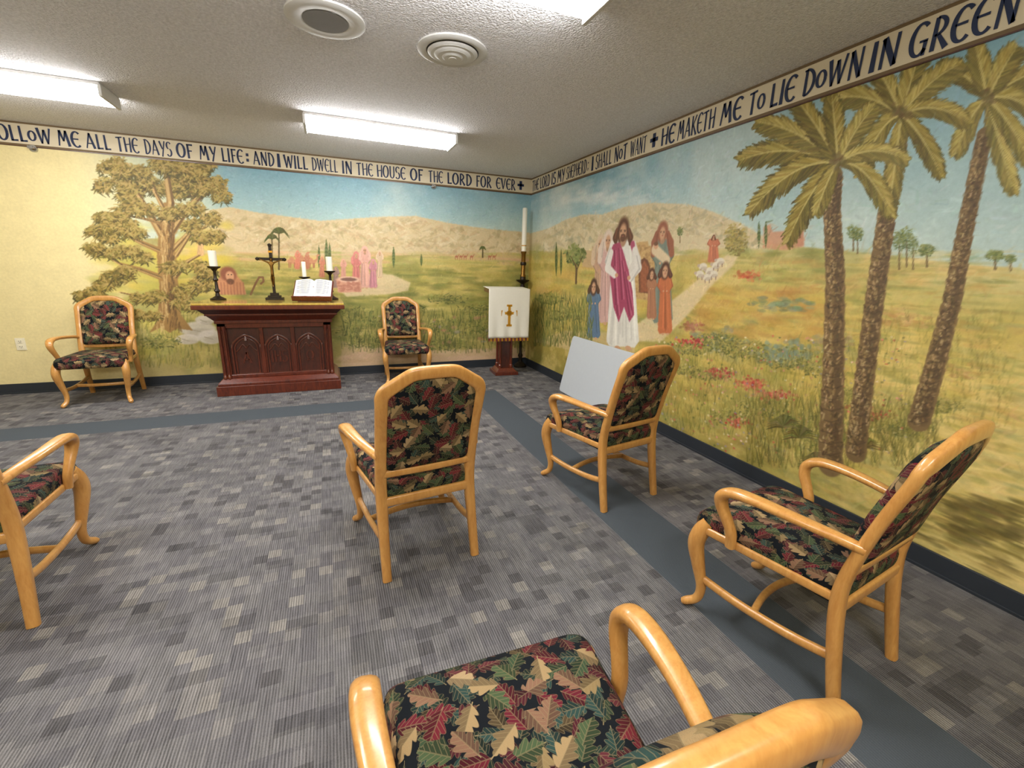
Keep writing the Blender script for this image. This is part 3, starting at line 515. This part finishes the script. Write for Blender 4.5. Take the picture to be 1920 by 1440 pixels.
# ---------------------------------------------------------------- lettering
def Ls(*a): return ('l',)+a
def Ar(*a): return ('a',)+a
G={
'A':(.70,[Ls(.05,0,.36,1.02,.09,.14),Ls(.64,0,.34,1.02,.2,.14),Ls(.15,.33,.54,.33,.09,.09)]),
'B':(.60,[Ls(.14,0,.14,1,.17,.17),Ar(.16,.74,.30,.26,-90,90,.14),Ar(.16,.26,.38,.27,-90,90,.15)]),
'C':(.60,[Ar(.36,.5,.30,.5,50,310,.17)]),
'D':(.66,[Ls(.16,.0,.16,1,.17,.15),Ar(.14,.5,.46,.5,-90,90,.16),Ls(.02,.97,.2,.97,.08,.1)]),
'E':(.58,[Ar(.36,.5,.30,.5,48,312,.17),Ls(.1,.52,.5,.52,.09,.11)]),
'F':(.52,[Ls(.16,-.02,.14,1,.17,.15),Ls(.05,.95,.52,.95,.11,.15),Ls(.14,.52,.44,.52,.09,.11)]),
'G':(.66,[Ar(.36,.5,.30,.5,48,320,.17),Ls(.36,.42,.66,.42,.09,.1),Ls(.58,.42,.56,-.04,.15,.12)]),
'H':(.64,[Ls(.14,0,.10,1,.18,.15),Ls(.54,0,.58,1,.18,.12),Ls(.12,.5,.56,.56,.09,.1)]),
'I':(.22,[Ls(.11,-.02,.11,1.02,.2,.15)]),
'K':(.62,[Ls(.14,0,.12,1,.18,.15),Ls(.14,.42,.56,1,.09,.13),Ls(.24,.52,.62,-.02,.12,.2)]),
'L':(.50,[Ls(.14,0,.12,1,.18,.15),Ls(.1,.05,.50,.07,.11,.15)]),
'M':(.84,[Ls(.08,-.02,.22,1,.10,.14),Ls(.22,1,.42,.3,.18,.12),Ls(.42,.3,.62,1,.10,.14),Ls(.60,1,.76,-.02,.16,.2)]),
'N':(.66,[Ls(.12,-.02,.12,1,.12,.12),Ls(.12,1,.56,0,.2,.18),Ls(.56,0,.58,1.04,.11,.12)]),
'O':(.66,[Ar(.33,.5,.28,.48,0,360,.17)]),
'o':(.52,[Ar(.26,.44,.21,.3,0,360,.15)]),
'P':(.56,[Ls(.14,-.02,.14,1,.17,.15),Ar(.14,.70,.34,.29,-90,90,.14)]),
'R':(.62,[Ls(.14,-.02,.14,1,.17,.15),Ar(.14,.72,.32,.27,-90,90,.14),Ls(.26,.46,.60,-.02,.12,.2)]),
'S':(.54,[Ar(.28,.74,.2,.24,30,255,.15),Ar(.26,.26,.22,.26,-150,75,.16)]),
'T':(.60,[Ls(.30,-.02,.30,.95,.19,.15),Ls(.02,.92,.58,.97,.12,.13)]),
'U':(.64,[Ls(.12,1,.12,.34,.16,.16),Ar(.33,.34,.21,.33,180,360,.15),Ls(.54,.3,.54,1,.14,.14)]),
'V':(.66,[Ls(.06,1,.32,0,.2,.13),Ls(.32,0,.60,1.02,.10,.13)]),
'W':(.92,[Ls(.06,1,.26,0,.2,.13),Ls(.26,0,.46,.9,.09,.11),Ls(.46,.9,.64,0,.18,.13),Ls(.64,0,.86,1.02,.09,.13)]),
'Y':(.60,[Ls(.06,1,.30,.45,.19,.14),Ls(.56,1.02,.22,-.08,.12,.14)]),
':':(.22,[Ls(.06,.28,.18,.28,.14,.14),Ls(.06,.68,.18,.68,.14,.14)]),
';':(.24,[Ls(.08,.1,.14,.3,.08,.15),Ls(.08,.68,.2,.68,.14,.14)]),
'+':(.60,[Ls(.30,.1,.30,.92,.2,.2),Ls(.04,.54,.56,.54,.16,.16)]),
'Q':(.70,[Ar(.35,.56,.26,.42,-60,240,.14),Ls(.08,.06,.26,.1,.12,.1),Ls(.44,.1,.62,.06,.1,.12)]),
}
def glyphs(text,u0,u1,z0,h,place,b,mat,gap=.07):
    tot=sum(G[c][0]+gap for c in text)-gap; k=(u1-u0)/tot; x=0
    for c in text:
        w,st=G[c]
        for s in st:
            if s[0]=='l': P=[s[1:3],s[3:5]]; W=[s[5],s[6]]
            else:
                _,cx,cy,rx,ry,a0,a1,wt=s; n=22; P=[];W=[]
                for i in range(n+1):
                    a=math.radians(a0+(a1-a0)*i/n); P.append((cx+rx*math.cos(a),cy+ry*math.sin(a))); W.append(wt*(.6+.5*abs(math.cos(a))))
            V=[]
            for i,(px,py) in enumerate(P):
                q0=P[max(i-1,0)];q1=P[min(i+1,len(P)-1)]; dx,dy=q1[0]-q0[0],q1[1]-q0[1]; L=math.hypot(dx,dy); nx,ny=-dy/L,dx/L
                for sg in(1,-1): V.append(place(u0+(x+px+sg*nx*W[i]/2)*k,z0+(py+sg*ny*W[i]/2*k/h)*h))
            b.add(V,[(2*i,2*i+1,2*i+3,2*i+2) for i in range(len(P)-1)],mat)
        x+=w+gap
zb,zt=2.25,H
pb=lambda u,z:(u-WB,-.0062,z); pr=lambda u,z:(-.0062,-u,z)
b=B(); b.box(-WB,0,-.004,0,zb,zt,M['cream']); bb=b.obj('scripture_border',smooth=False)
b=B(); b.box(-WB,0,-.007,0,zb-.004,zb+.014,M['brown']); b.box(-WB,0,-.007,0,H-.014,H,M['brown']); b.box(-WB,0,-.0075,0,zb-.008,zb-.002,M['mahog_d']); b.obj('edge_stripes',bb,smooth=False)
b=B(); ZL,HL=2.281,.126
for w,a,c in(('FOLLoW',-24,97),('ME',107,150),('ALL',160,207),('THE',218,260),('DAYS',270,322),('OF',331,362),('MY',373,406),('LIFE',415,456),(':',459,468),('AND',474,514),('I',519,526),('WILL',532,577),('DWELL',584,633),('IN',641,660),('THE',668,699),('HOUSE',706,760),('OF',769,793),('THE',803,830),('LORD',838,884),('FOR',892,921),('EVER',930,966),('+',969,983)):
    glyphs(w,uB(a,2.345),uB(c,2.345),ZL,HL,pb,b,M['navy'])
b.obj('lettering',bb,smooth=False)
b=B(); b.box(-.004,0,-WR,-.004,zb,zt,M['cream']); bb=b.obj('scripture_border',smooth=False)
b=B(); b.box(-.007,0,-WR,-.008,zb-.004,zb+.014,M['brown']); b.box(-.007,0,-WR,-.008,H-.014,H,M['brown']); b.box(-.0075,0,-WR,-.008,zb-.008,zb-.002,M['mahog_d']); b.obj('edge_stripes',bb,smooth=False)
b=B()
for w,a,c in(('THE',999,1011),('LORD',1013.5,1032),('IS',1035,1043),('MY',1046,1060),('SHEPHERD',1063,1101),(';',1102.5,1105),('I',1110,1114),('SHALL',1118,1148),('NoT',1153,1177),('WANT',1183,1213),('+',1219,1236),('HE',1241,1267),('MAKETH',1272,1342),('ME',1352,1393),('To',1405,1436),('LIE',1446,1494),('DoWN',1507,1620),('IN',1634,1688),('GREEN',1708,1916)):
    glyphs(w,uR(a,2.345),uR(c,2.345),ZL,HL,pr,b,M['navy'])
b.obj('lettering',bb,smooth=False)
# ---------------------------------------------------------------- ceiling fixtures
def fixture(x,y):
    e=empty('fluorescent_ceiling_light',(x,y,0)); b=B()
    prof=[(-.152,2.425),(-.148,2.375),(-.12,2.360),(.12,2.360),(.148,2.375),(.152,2.425)]
    v=[(-.595,p[0],p[1]) for p in prof]+[(.595,p[0],p[1]) for p in prof]; n=len(prof)
    b.add(v,[(i,i+1,n+i+1,n+i) for i in range(n-1)],M['lens']); b.obj('lens',e,smooth=False)
    b=B(); b.box(-.61,.61,-.16,.16,2.42,H,M['white']); 
    for s in(-1,1): b.box(min(s*.595,s*.615),max(s*.595,s*.615),-.157,.157,2.355,2.43,M['white'])
    b.obj('housing',e,smooth=False,bevel=.003)
for y in(-1.34,-3.79,-6.25):
    for x in(-2.0,-4.45): fixture(x,y)
e=empty('ceiling_air_diffuser',(-1.81,-2.96,H)); b=B()
b.lathe([(.185,0),(.187,-.008),(.165,-.018),(.14,-.012),(.135,0)],M['white'],n=48)
for r,z in((.12,-.020),(.085,-.030),(.05,-.036)): b.lathe([(r,z-.004),(r+.014,z+.004),(r-.004,z+.018),(r-.022,z+.020),(r-.018,z+.004),(r-.004,z-.006)],M['white'],n=48)
b.lathe([(.13,-.001),(.13,-.003),(.0,-.003)],M['grey'],n=48); b.lathe([(.02,-.044),(.026,-.03),(.02,-.004)],M['white']); b.obj('rings',e)
e=empty('ceiling_speaker',(-2.44,-3.0,H)); b=B(); b.lathe([(.18,0),(.18,-.008),(.165,-.014),(.105,-.012),(.10,-.008)],M['white'],n=48); b.lathe([(.103,-.013),(.09,-.010),(.0,-.009)],M['grey'],n=48); b.obj('grille',e)
for x in(-4.88,-1.28):
    e=empty('wall_sprinkler',(x,0,2.235)); b=B(); b.sweep([(0,-.0,0),(0,-.012,0)],[.032,.026],M['silver'],seg=24); b.sweep([(0,-.01,0),(0,-.05,0)],[.011,.009],M['brass'],seg=12); b.box(-.018,.018,-.056,-.052,-.012,.012,M['silver']); b.sweep([(-.012,-.03,0),(-.014,-.045,0),(0,-.054,0)],[.003]*3,M['silver'],ref=(0,0,1),seg=8); b.sweep([(.012,-.03,0),(.014,-.045,0),(0,-.054,0)],[.003]*3,M['silver'],ref=(0,0,1),seg=8); b.obj('head',e)
e=empty('electrical_outlet',(-5.295,0,.485)); b=B(); b.box(-.036,.036,-.006,0,-.058,.058,M['ivory'])
for z in(-.026,.026):
    b.box(-.017,.017,-.009,-.005,z-.017,z+.017,M['ivory']); b.box(-.009,-.006,-.0095,-.008,z-.004,z+.008,M['black']); b.box(.006,.009,-.0095,-.008,z-.004,z+.008,M['black']); b.box(-.003,.003,-.0095,-.008,z-.012,z-.007,M['black'])
b.obj('cover_plate',e,smooth=False,bevel=.0015)
# ---------------------------------------------------------------- armchair
def chair_meshes():
    W=M['oak']; b=B()
    half=[(-.205,-.285,0),(-.203,-.255,.16),(-.20,-.230,.33),(-.20,-.232,.45),(-.20,-.274,.64),(-.202,-.320,.79),(-.201,-.330,.828),(-.188,-.338,.853),(-.16,-.345,.873),(-.112,-.356,.904),(-.088,-.360,.916),(-.055,-.362,.921),(0,-.363,.922)]
    sz=[(.017,.019),(.019,.021),(.020,.024),(.018,.024),(.016,.024),(.016,.025),(.016,.027),(.016,.028),(.016,.027),(.016,.026),(.016,.026),(.016,.026),(.016,.026)]
    pts=half+[(-x,y,z) for x,y,z in half[:-1][::-1]]; b.sweep(pts,sz+sz[:-1][::-1],W,ref=(0,1,0),p=3.2)
    b.sweep([(-.19,-.240,.478),(0,-.240,.474),(.19,-.240,.478)],[(.014,.017)]*3,W,ref=(0,1,0),p=3.5)
    b.sweep([(-.19,-.232,.345),(.19,-.232,.345)],[(.014,.022)]*2,W,ref=(0,1,0),p=3.5)
    for s in(-1,1):
        b.sweep([(s*.208,-.262,.562),(s*.230,-.20,.574),(s*.260,-.08,.587),(s*.276,.03,.592),(s*.280,.105,.584),(s*.278,.142,.555),(s*.272,.142,.515),(s*.264,.118,.465),(s*.257,.10,.42),(s*.250,.10,.365)],
            [(.017,.015),(.019,.015),(.023,.015),(.027,.016),(.028,.018),(.026,.02),(.022,.02),(.018,.019),(.017,.018),(.016,.018)],W,ref=(1,.15*s,0),p=2.5)
        b.sweep([(s*.228,.205,.40),(s*.240,.228,.35),(s*.243,.238,.29),(s*.232,.222,.20),(s*.220,.205,.11),(s*.222,.215,.05),(s*.238,.248,.02),(s*.246,.262,.012)],
            [.027,.031,.030,.024,.0185,.017,(.019,.016),(.012,.011)],W,ref=(1,0,0),p=2.2)
        b.sweep([(s*.203,-.25,.175),(s*.206,-.12,.150),(s*.214,.06,.140),(s*.222,.205,.150)],[(.012,.016)]*4,W,ref=(1,0,0))
        b.sweep([(s*.205,-.225,.372),(s*.245,.215,.372)],[(.012,.016)]*2,W,ref=(1,0,0),p=4)
    b.sweep([(-.21,.0,.143),(-.1,.03,.145),(0,.04,.146),(.1,.03,.145),(.21,.0,.143)],[(.012,.015)]*5,W,ref=(0,1,0))
    b.sweep([(-.235,.215,.372),(0,.235,.372),(.235,.215,.372)],[(.012,.014)]*3,W,ref=(0,1,0),p=4)
    fr=b.mesh('armchair_frame',True,50)
    def ring(outline,ins):
        c=np.mean(outline,0); return [tuple(c+(np.array(p)-c)*ins) for p in outline]
    def rounded(poly,r,n=6):
        out=[];k=len(poly)
        for i in range(k):
            p=np.array(poly[i],float);a=np.array(poly[i-1],float)-p;c=np.array(poly[(i+1)%k],float)-p
            la,lc=np.linalg.norm(a),np.linalg.norm(c); rr=min(r,la*.45,lc*.45); p0=p+a/la*rr;p2=p+c/lc*rr
            for j in range(n+1):
                u=j/n; out.append((1-u)**2*p0+2*u*(1-u)*p+u*u*p2)
            for j in range(1,5): 
                q=np.array(poly[(i+1)%k],float); e0=p2; e1=q+(p-q)/lc*min(r,lc*.45); out.append(e0+(e1-e0)*j/5)
        return out
    so=rounded([(-.205,-.235),(.205,-.235),(.250,.262),(-.250,.262)],.05)
    b=B(); V=[];UV=[];rings=[(.96,.357,.10),(.995,.362,.09),(1.01,.382,.07),(1.012,.405,.045),(.99,.427,.02),(.94,.439,0),(.8,.446,0),(.5,.451,0),(.2,.453,0)]
    n=len(so); c0=np.mean(so,0)
    for ins,z,ex in rings:
        for p,q in zip(ring(so,ins),so):
            d=(q-c0)/np.linalg.norm(q-c0); zz=z-(.012 if p[1]>.2 else 0)*max(0,(p[1]-.2)/.06); V.append((p[0],p[1],zz)); UV.append((p[0]+d[0]*ex,p[1]+d[1]*ex))
    V.append((c0[0],c0[1],.453)); UV.append(tuple(c0)); V.append((c0[0],c0[1],.357)); UV.append(tuple(c0))
    Fc=[(j*n+i,j*n+(i+1)%n,(j+1)*n+(i+1)%n,(j+1)*n+i) for j in range(len(rings)-1) for i in range(n)]
    k=(len(rings)-1)*n; Fc+=[(k+i,k+(i+1)%n,len(V)-2) for i in range(n)]; Fc+=[((i+1)%n,i,len(V)-1) for i in range(n)]
    b.add(V,Fc,M['fab'],UV); b.box(-.2,.2,-.215,.2,.342,.360,M['black']); seat=b.mesh('armchair_seat',True,60)
    zy=[(z,y) for x,y,z in half]
    by=lambda z: float(np.interp(z,[q[0] for q in zy],[q[1] for q in zy]))
    po=rounded([(-.182,.488),(.182,.488),(.184,.834),(.078,.898),(-.078,.898),(-.184,.834)],.03)
    b=B(); V=[];UV=[]; n=len(po); c0=np.mean(po,0); rings=[(0.3,-.026),(.7,-.025),(.9,-.021),(.98,-.013),(1.0,0),(.99,.018),(.95,.034),(.85,.046),(.5,.054)]
    for ins,off in rings:
        for p in ring(po,ins): V.append((p[0],by(p[1])+off,p[1])); UV.append((p[0]+3,p[1]))
    V.append((c0[0],by(c0[1])-.026,c0[1]));UV.append((c0[0]+3,c0[1]));V.append((c0[0],by(c0[1])+.055,c0[1]));UV.append((c0[0]+3,c0[1]))
    Fc=[(j*n+i,(j+1)*n+i,(j+1)*n+(i+1)%n,j*n+(i+1)%n) for j in range(len(rings)-1) for i in range(n)]
    Fc+=[(i,(i+1)%n,len(V)-2) for i in range(n)]; k=(len(rings)-1)*n; Fc+=[(k+(i+1)%n,k+i,len(V)-1) for i in range(n)]
    b.add(V,[f[::-1] for f in Fc],M['fab'],UV); pad=b.mesh('armchair_backrest',True,60)
    return fr,seat,pad
fr,seat,pad=chair_meshes()
D=math.radians
for x,y,r in((-2.20,-3.64,7),(-1.01,-3.46,10),(-.975,-4.715,8),(-2.225,-5.095,-1.5),(-3.835,-3.495,6),(-4.56,-.415,183),(-1.74,-.415,178)):
    e=empty('armchair',(x,y,0),D(r))
    for nm,me in(('frame',fr),('seat',seat),('backrest',pad)): link(bpy.data.objects.new(nm,me),e)
# ---------------------------------------------------------------- altar
AX=-3.045; e=empty('altar',(AX,0,0)); mh=M['mahog']; md=M['mahog_d']; b=B()
b.box(-.575,.575,-.66,-.05,0,.10,mh); b.box(-.56,.56,-.645,-.055,.10,.125,mh); b.box(-.56,.56,-.645,-.055,.125,.165,mh,top=(-.52,.52,-.60,-.08))
b.box(-.49,.49,-.55,-.10,.165,.74,md)
for s in(-1,1):
    b.box(min(s*.44,s*.515),max(s*.44,s*.515),-.585,-.50,.165,.72,mh); b.box(min(s*.44,s*.515),max(s*.44,s*.515),-.17,-.085,.165,.72,mh)
b.box(-.515,.515,-.585,-.54,.165,.20,mh); b.box(-.515,.515,-.585,-.54,.67,.72,mh)
for x in(-.143,.143): b.box(x-.018,x+.018,-.575,-.54,.2,.67,mh)
b.box(-.53,.53,-.60,-.08,.715,.745,mh); b.box(-.53,.53,-.60,-.08,.745,.80,mh,top=(-.575,.575,-.665,-.07)); b.box(-.585,.585,-.675,-.065,.80,.818,mh)
b.box(-.585,.585,-.675,-.065,.818,.865,md,top=(-.63,.63,-.735,-.06)); b.obj('carcass',e,smooth=False,bevel=.004)
b=B(); b.box(-.66,.66,-.77,-.055,.865,.905,mh); b.box(-.655,.655,-.765,-.06,.905,.925,M['mahog_top']); b.obj('mensa_top',e,smooth=False,bevel=.005)
b=B()
for s in(-1,1):
    for dx in(-.018,.018): b.lathe([(.018,.165),(.018,.19),(.011,.2),(.012,.22),(.012,.62),(.011,.64),(.019,.66),(.019,.69)],mh,c=(s*.478+dx,-.594,0),n=14)
for cx,w in((-.29,.125),(0,.12),(.29,.125)):
    for ww,r in((w,.011),(w-.026,.007)):
        A=[(cx-ww,-.553,.20),(cx-ww,-.553,.46)]
        for i in range(1,7):
            a=math.radians(60*i/6); A.append((cx+ww-2*ww*math.cos(a),-.553,.46+1.0*ww*math.sin(a)*1.25))
        Rr=[(2*cx-p[0],p[1],p[2]) for p in A[:-1][::-1]]; b.sweep(A+Rr,[r]*(len(A)+len(Rr)),mh,ref=(0,1,0),seg=8,sub=2)
    b.sweep([(cx,-.552,.54),(cx,-.552,.595)],[.018,.006],mh,ref=(0,1,0),seg=8,sub=2)
    for sg in(-1,1): b.sweep([(cx,-.552,.46),(cx+sg*.03,-.552,.50),(cx+sg*.06,-.552,.46),(cx+sg*.09,-.552,.43)],[.006]*4,mh,ref=(0,1,0),seg=8,sub=3)
b.obj('gothic_arches',e)
b=B(); pf=lambda u,z:(u,-.556,z)
glyphs('A',-.335,-.255,.31,.11,pf,b,mh); glyphs('IHS',-.075,.075,.31,.12,pf,b,mh); glyphs('Q',.25,.33,.31,.11,pf,b,mh)
o=b.obj('carved_letters',e,smooth=False); m=o.modifiers.new('s','SOLIDIFY'); m.thickness=.012; m.offset=0
TZ=.925
e=empty('crucifix',(-3.06,-.26,TZ)); b=B(); I=M['iron']
b.box(-.085,.085,-.06,.06,0,.022,I); b.box(-.062,.062,-.045,.045,.022,.044,I); b.box(-.04,.04,-.032,.032,.044,.07,I); b.box(-.014,.014,-.01,.01,.07,.555,I); b.box(-.125,.125,-.01,.01,.40,.43,I)
for x0,z0 in((-.125,.415),(.125,.415),(0,.555)): b.lathe([(.004,-.018),(.02,-.008),(.02,.008),(.004,.018)],I,c=(x0,0,z0),n=10)
b.box(-.02,.02,-.013,-.01,.48,.50,M['gold']); b.obj('cross',e,smooth=False,bevel=.002)
vs=[(0,-.022,.27),(0,-.024,.32),(0,-.022,.37),(0,-.022,.395),(0.004,-.03,.425),(-.035,-.02,.385),(-.075,-.018,.40),(-.108,-.014,.414),(.035,-.02,.385),(.075,-.018,.40),(.108,-.014,.414),(-.012,-.03,.22),(-.005,-.02,.155),(.012,-.03,.22),(.004,-.022,.155),(0,-.03,.135)]
es=[(0,1),(1,2),(2,3),(3,4),(2,5),(5,6),(6,7),(2,8),(8,9),(9,10),(0,11),(11,12),(0,13),(13,14),(12,15)]
ra=[.014,.013,.017,.007,.014,.009,.006,.005,.009,.006,.005,.009,.005,.009,.005,.005]
me=bpy.data.meshes.new('corpus'); me.from_pydata(vs,es,[]); me.materials.append(M['brass']); o=link(bpy.data.objects.new('corpus',me),e); sm=o.modifiers.new('skin','SKIN')
for i,r in enumerate(ra): me.skin_vertices[0].data[i].radius=(r,r)
me.skin_vertices[0].data[0].use_root=True; ss=o.modifiers.new('sub','SUBSURF'); ss.levels=1; ss.render_levels=2
def candlestick(x,y,h,ch,r):
    e=empty('altar_candlestick',(x,y,TZ)); b=B()
    b.lathe([(.07,0),(.072,.012),(.05,.022),(.022,.04),(.016,.07),(.028,.09),(.016,.11),(.012,h*.55),(.026,h*.6),(.014,h*.66),(.013,h*.85),(.03,h*.92),(.055,h*.96),(.06,h),(.03,h)],M['iron']); b.obj('holder',e)
    b=B(); b.lathe([(r,h-.002),(r,h+ch-.004),(r*.85,h+ch),(.002,h+ch-.003)],M['wax']); b.lathe([(.0015,h+ch-.004),(.0015,h+ch+.012)],M['black'],n=6); b.obj('candle',e)
candlestick(-3.57,-.30,.33,.15,.036); candlestick(-2.50,-.22,.31,.15,.033); candlestick(-2.76,-.17,.24,.16,.022)
e=empty('missal_stand_with_book',(-2.67,-.47,TZ),D(-8)); b=B()
tilt=Matrix.Translation((0,-.11,.035))@Matrix.Rotation(D(38),4,'X')
b.box(-.14,.14,-.12,.13,0,.018,M['mahog']); b.box(-.02,.02,.0,.03,.018,.15,M['mahog'])
b.box(-.19,.19,-.02,.27,-.012,.006,M['mahog'],M4=tilt); b.box(-.19,.19,-.03,-.015,-.012,.045,M['mahog'],M4=tilt); b.box(-.185,.185,-.012,.262,.006,.012,M['leather'],M4=tilt); b.obj('stand',e,smooth=False,bevel=.002)
b=B(); prof=[(0,.016),(.02,.036),(.06,.042),(.11,.036),(.176,.022),(.178,.012),(0,.012)]
for s in(-1,1):
    v=[tilt@Vector((s*p[0],yy,p[1])) for yy in(-.008,.255) for p in prof]; n=len(prof); b.add(v,[(i,(i+1)%n,n+(i+1)%n,n+i) for i in range(n)]+[tuple(range(n))[::-1],tuple(range(n,2*n))],M['paper'])
    for k in range(13):
        yy=.235-k*.017; v=[tilt@Vector((s*q[0],yy+d,q[1]+.0012)) for d in(0,.005) for q in((.03,.0375),(.06,.042),(.11,.036),(.155 if k%4 else .12,.0265 if k%4 else .034))]
        b.add(v,[(i,i+1,5+i,4+i) for i in range(3)],M['ink'])
b.obj('open_book',e,smooth=False)
# ---------------------------------------------------------------- lectern
e=empty('lectern',(-.49,-.42,0),D(-5)); b=B(); mh=M['mahog']
b.box(-.15,.15,-.15,.15,0,.04,mh); b.box(-.13,.13,-.13,.13,.04,.085,mh,top=(-.10,.10,-.10,.10)); b.box(-.07,.07,-.07,.07,.085,.98,md)
for sx in(-1,1):
    for sy in(-1,1): b.lathe([(.024,.085),(.024,.12),(.016,.13),(.016,.92),(.024,.94),(.024,.98)],mh,c=(sx*.072,sy*.072,0),n=14)
b.box(-.10,.10,-.10,.10,.97,1.0,mh,top=(-.15,.15,-.12,.12)); tl=Matrix.Translation((0,-.02,1.06))@Matrix.Rotation(D(3),4,'X')
b.box(-.245,.245,-.15,.14,-.035,.02,mh,M4=tl); b.obj('stand',e,smooth=False,bevel=.003)
b=B(); nx,nz=40,30; V=[]
def clothpt(i,j):
    x=-.258+.516*i/nx; s_=j/nz
    if s_<.3:
        q=1-s_/.3; p=tl@Vector((x,-.155+q*.29,.023)); return (p.x,p.y,p.z)
    q=(s_-.3)/.7; p=tl@Vector((x,-.155,.023)); return (x,p.y-.012-.006*math.sin(i*.55)*q*q, p.z-q*(p.z-.485))
for j in range(nz+1):
    for i in range(nx+1): V.append(clothpt(i,j))
b.add(V,[(j*(nx+1)+i,(j+1)*(nx+1)+i,(j+1)*(nx+1)+i+1,j*(nx+1)+i+1) for j in range(nz) for i in range(nx)],M['cloth']); o=b.obj('antependium_cloth',e); m=o.modifiers.new('s','SOLIDIFY'); m.thickness=.004; m.offset=0
fy=clothpt(20,nz)[1]; b=B()
for i in range(44): 
    x=-.254+.508*i/43; b.sweep([(x,fy,.488),(x+.002,fy-.002,.445)],[.005,.004],M['red'] if (i//2)%2==0 else M['gold'],ref=(0,1,0),seg=6,sub=1)
b.obj('fringe',e)
b=B(); y0=fy-.007
def bx(x0,x1,z0,z1): b.box(x0,x1,y0-.002,y0+.001,z0,z1,M['gold'])
bx(-.016,.016,.64,.88); bx(-.09,.09,.772,.804)
for x0,z0,dx,dz in((0,.88,1,0),(0,.64,1,0),(-.09,.788,0,1),(.09,.788,0,1)): bx(x0-.012-.022*dx,x0+.012+.022*dx,z0-.012-.022*dz,z0+.012+.022*dz)
bx(-.028,.028,.760,.816); b.obj('embroidered_cross',e,smooth=False)
# paschal candle
e=empty('paschal_candle_stand',(-.135,-.125,0)); b=B()
b.lathe([(.09,0),(.09,.02),(.07,.04),(.03,.07),(.022,.12),(.035,.16),(.02,.2),(.017,.55),(.034,.6),(.018,.65),(.017,1.05),(.035,1.09),(.02,1.12),(.085,1.16),(.09,1.175),(.04,1.18),(.036,1.22)],M['iron'])
b.lathe([(.036,1.21),(.038,1.23),(.028,1.25),(.028,1.50),(.036,1.52),(.036,1.535)],M['brass']); b.lathe([(.037,1.36),(.041,1.38),(.037,1.40)],M['iron']); b.obj('stand',e)
b=B(); b.lathe([(.031,1.535),(.031,2.055),(.026,2.065),(.003,2.062)],M['wax']); b.lathe([(.0325,1.60),(.0325,1.612)],M['gold']); b.obj('candle',e)
# ---------------------------------------------------------------- leaning white board
e=empty('folded_white_table',(0,0,0)); b=B()
L,Hh,th,r=1.12,.63,.022,.04; P=[]
for cx,cz,a0 in((L/2-r,r,-90),(L/2-r,Hh-r,0),(-L/2+r,Hh-r,90),(-L/2+r,r,180)):
    for i in range(7): a=math.radians(a0+15*i); P.append((cx+r*math.cos(a),cz+r*math.sin(a)))
n=len(P); v=[(p[0],0,p[1]) for p in P]+[(p[0],th,p[1]) for p in P]
b.add(v,[tuple(range(n)),tuple(range(n,2*n))[::-1]]+[(i,n+i,n+(i+1)%n,(i+1)%n) for i in range(n)],M['board'])
o=b.obj('tabletop',e,smooth=False,bevel=.004)
b=B(); b.sweep([(-.48,.035,.04),(-.48,.035,.58)],[.011]*2,M['grey'],ref=(0,1,0)); b.sweep([(.48,.035,.04),(.48,.035,.58)],[.011]*2,M['grey'],ref=(0,1,0)); b.obj('folded_legs',e)
e.rotation_euler=(-math.asin(.22),0,-math.pi/2); e.location=(-.205,-1.97,.006)
# ---------------------------------------------------------------- camera / world
cam=bpy.data.cameras.new('camera'); co=bpy.data.objects.new('camera',cam); link(co); cam.sensor_width=36; cam.lens=F/1920*36; cam.clip_start=.02
R=Matrix(((Xc[0],-Xc[1],-Xc[2]),(Yc[0],-Yc[1],-Yc[2]),(Zc[0],-Zc[1],-Zc[2]))); co.matrix_world=Matrix.Translation(Vector(CAM))@R.to_4x4(); sc.camera=co
w=bpy.data.worlds.new('world'); sc.world=w; w.use_nodes=True; w.node_tree.nodes['Background'].inputs[0].default_value=(.8,.85,.9,1); w.node_tree.nodes['Background'].inputs[1].default_value=.05
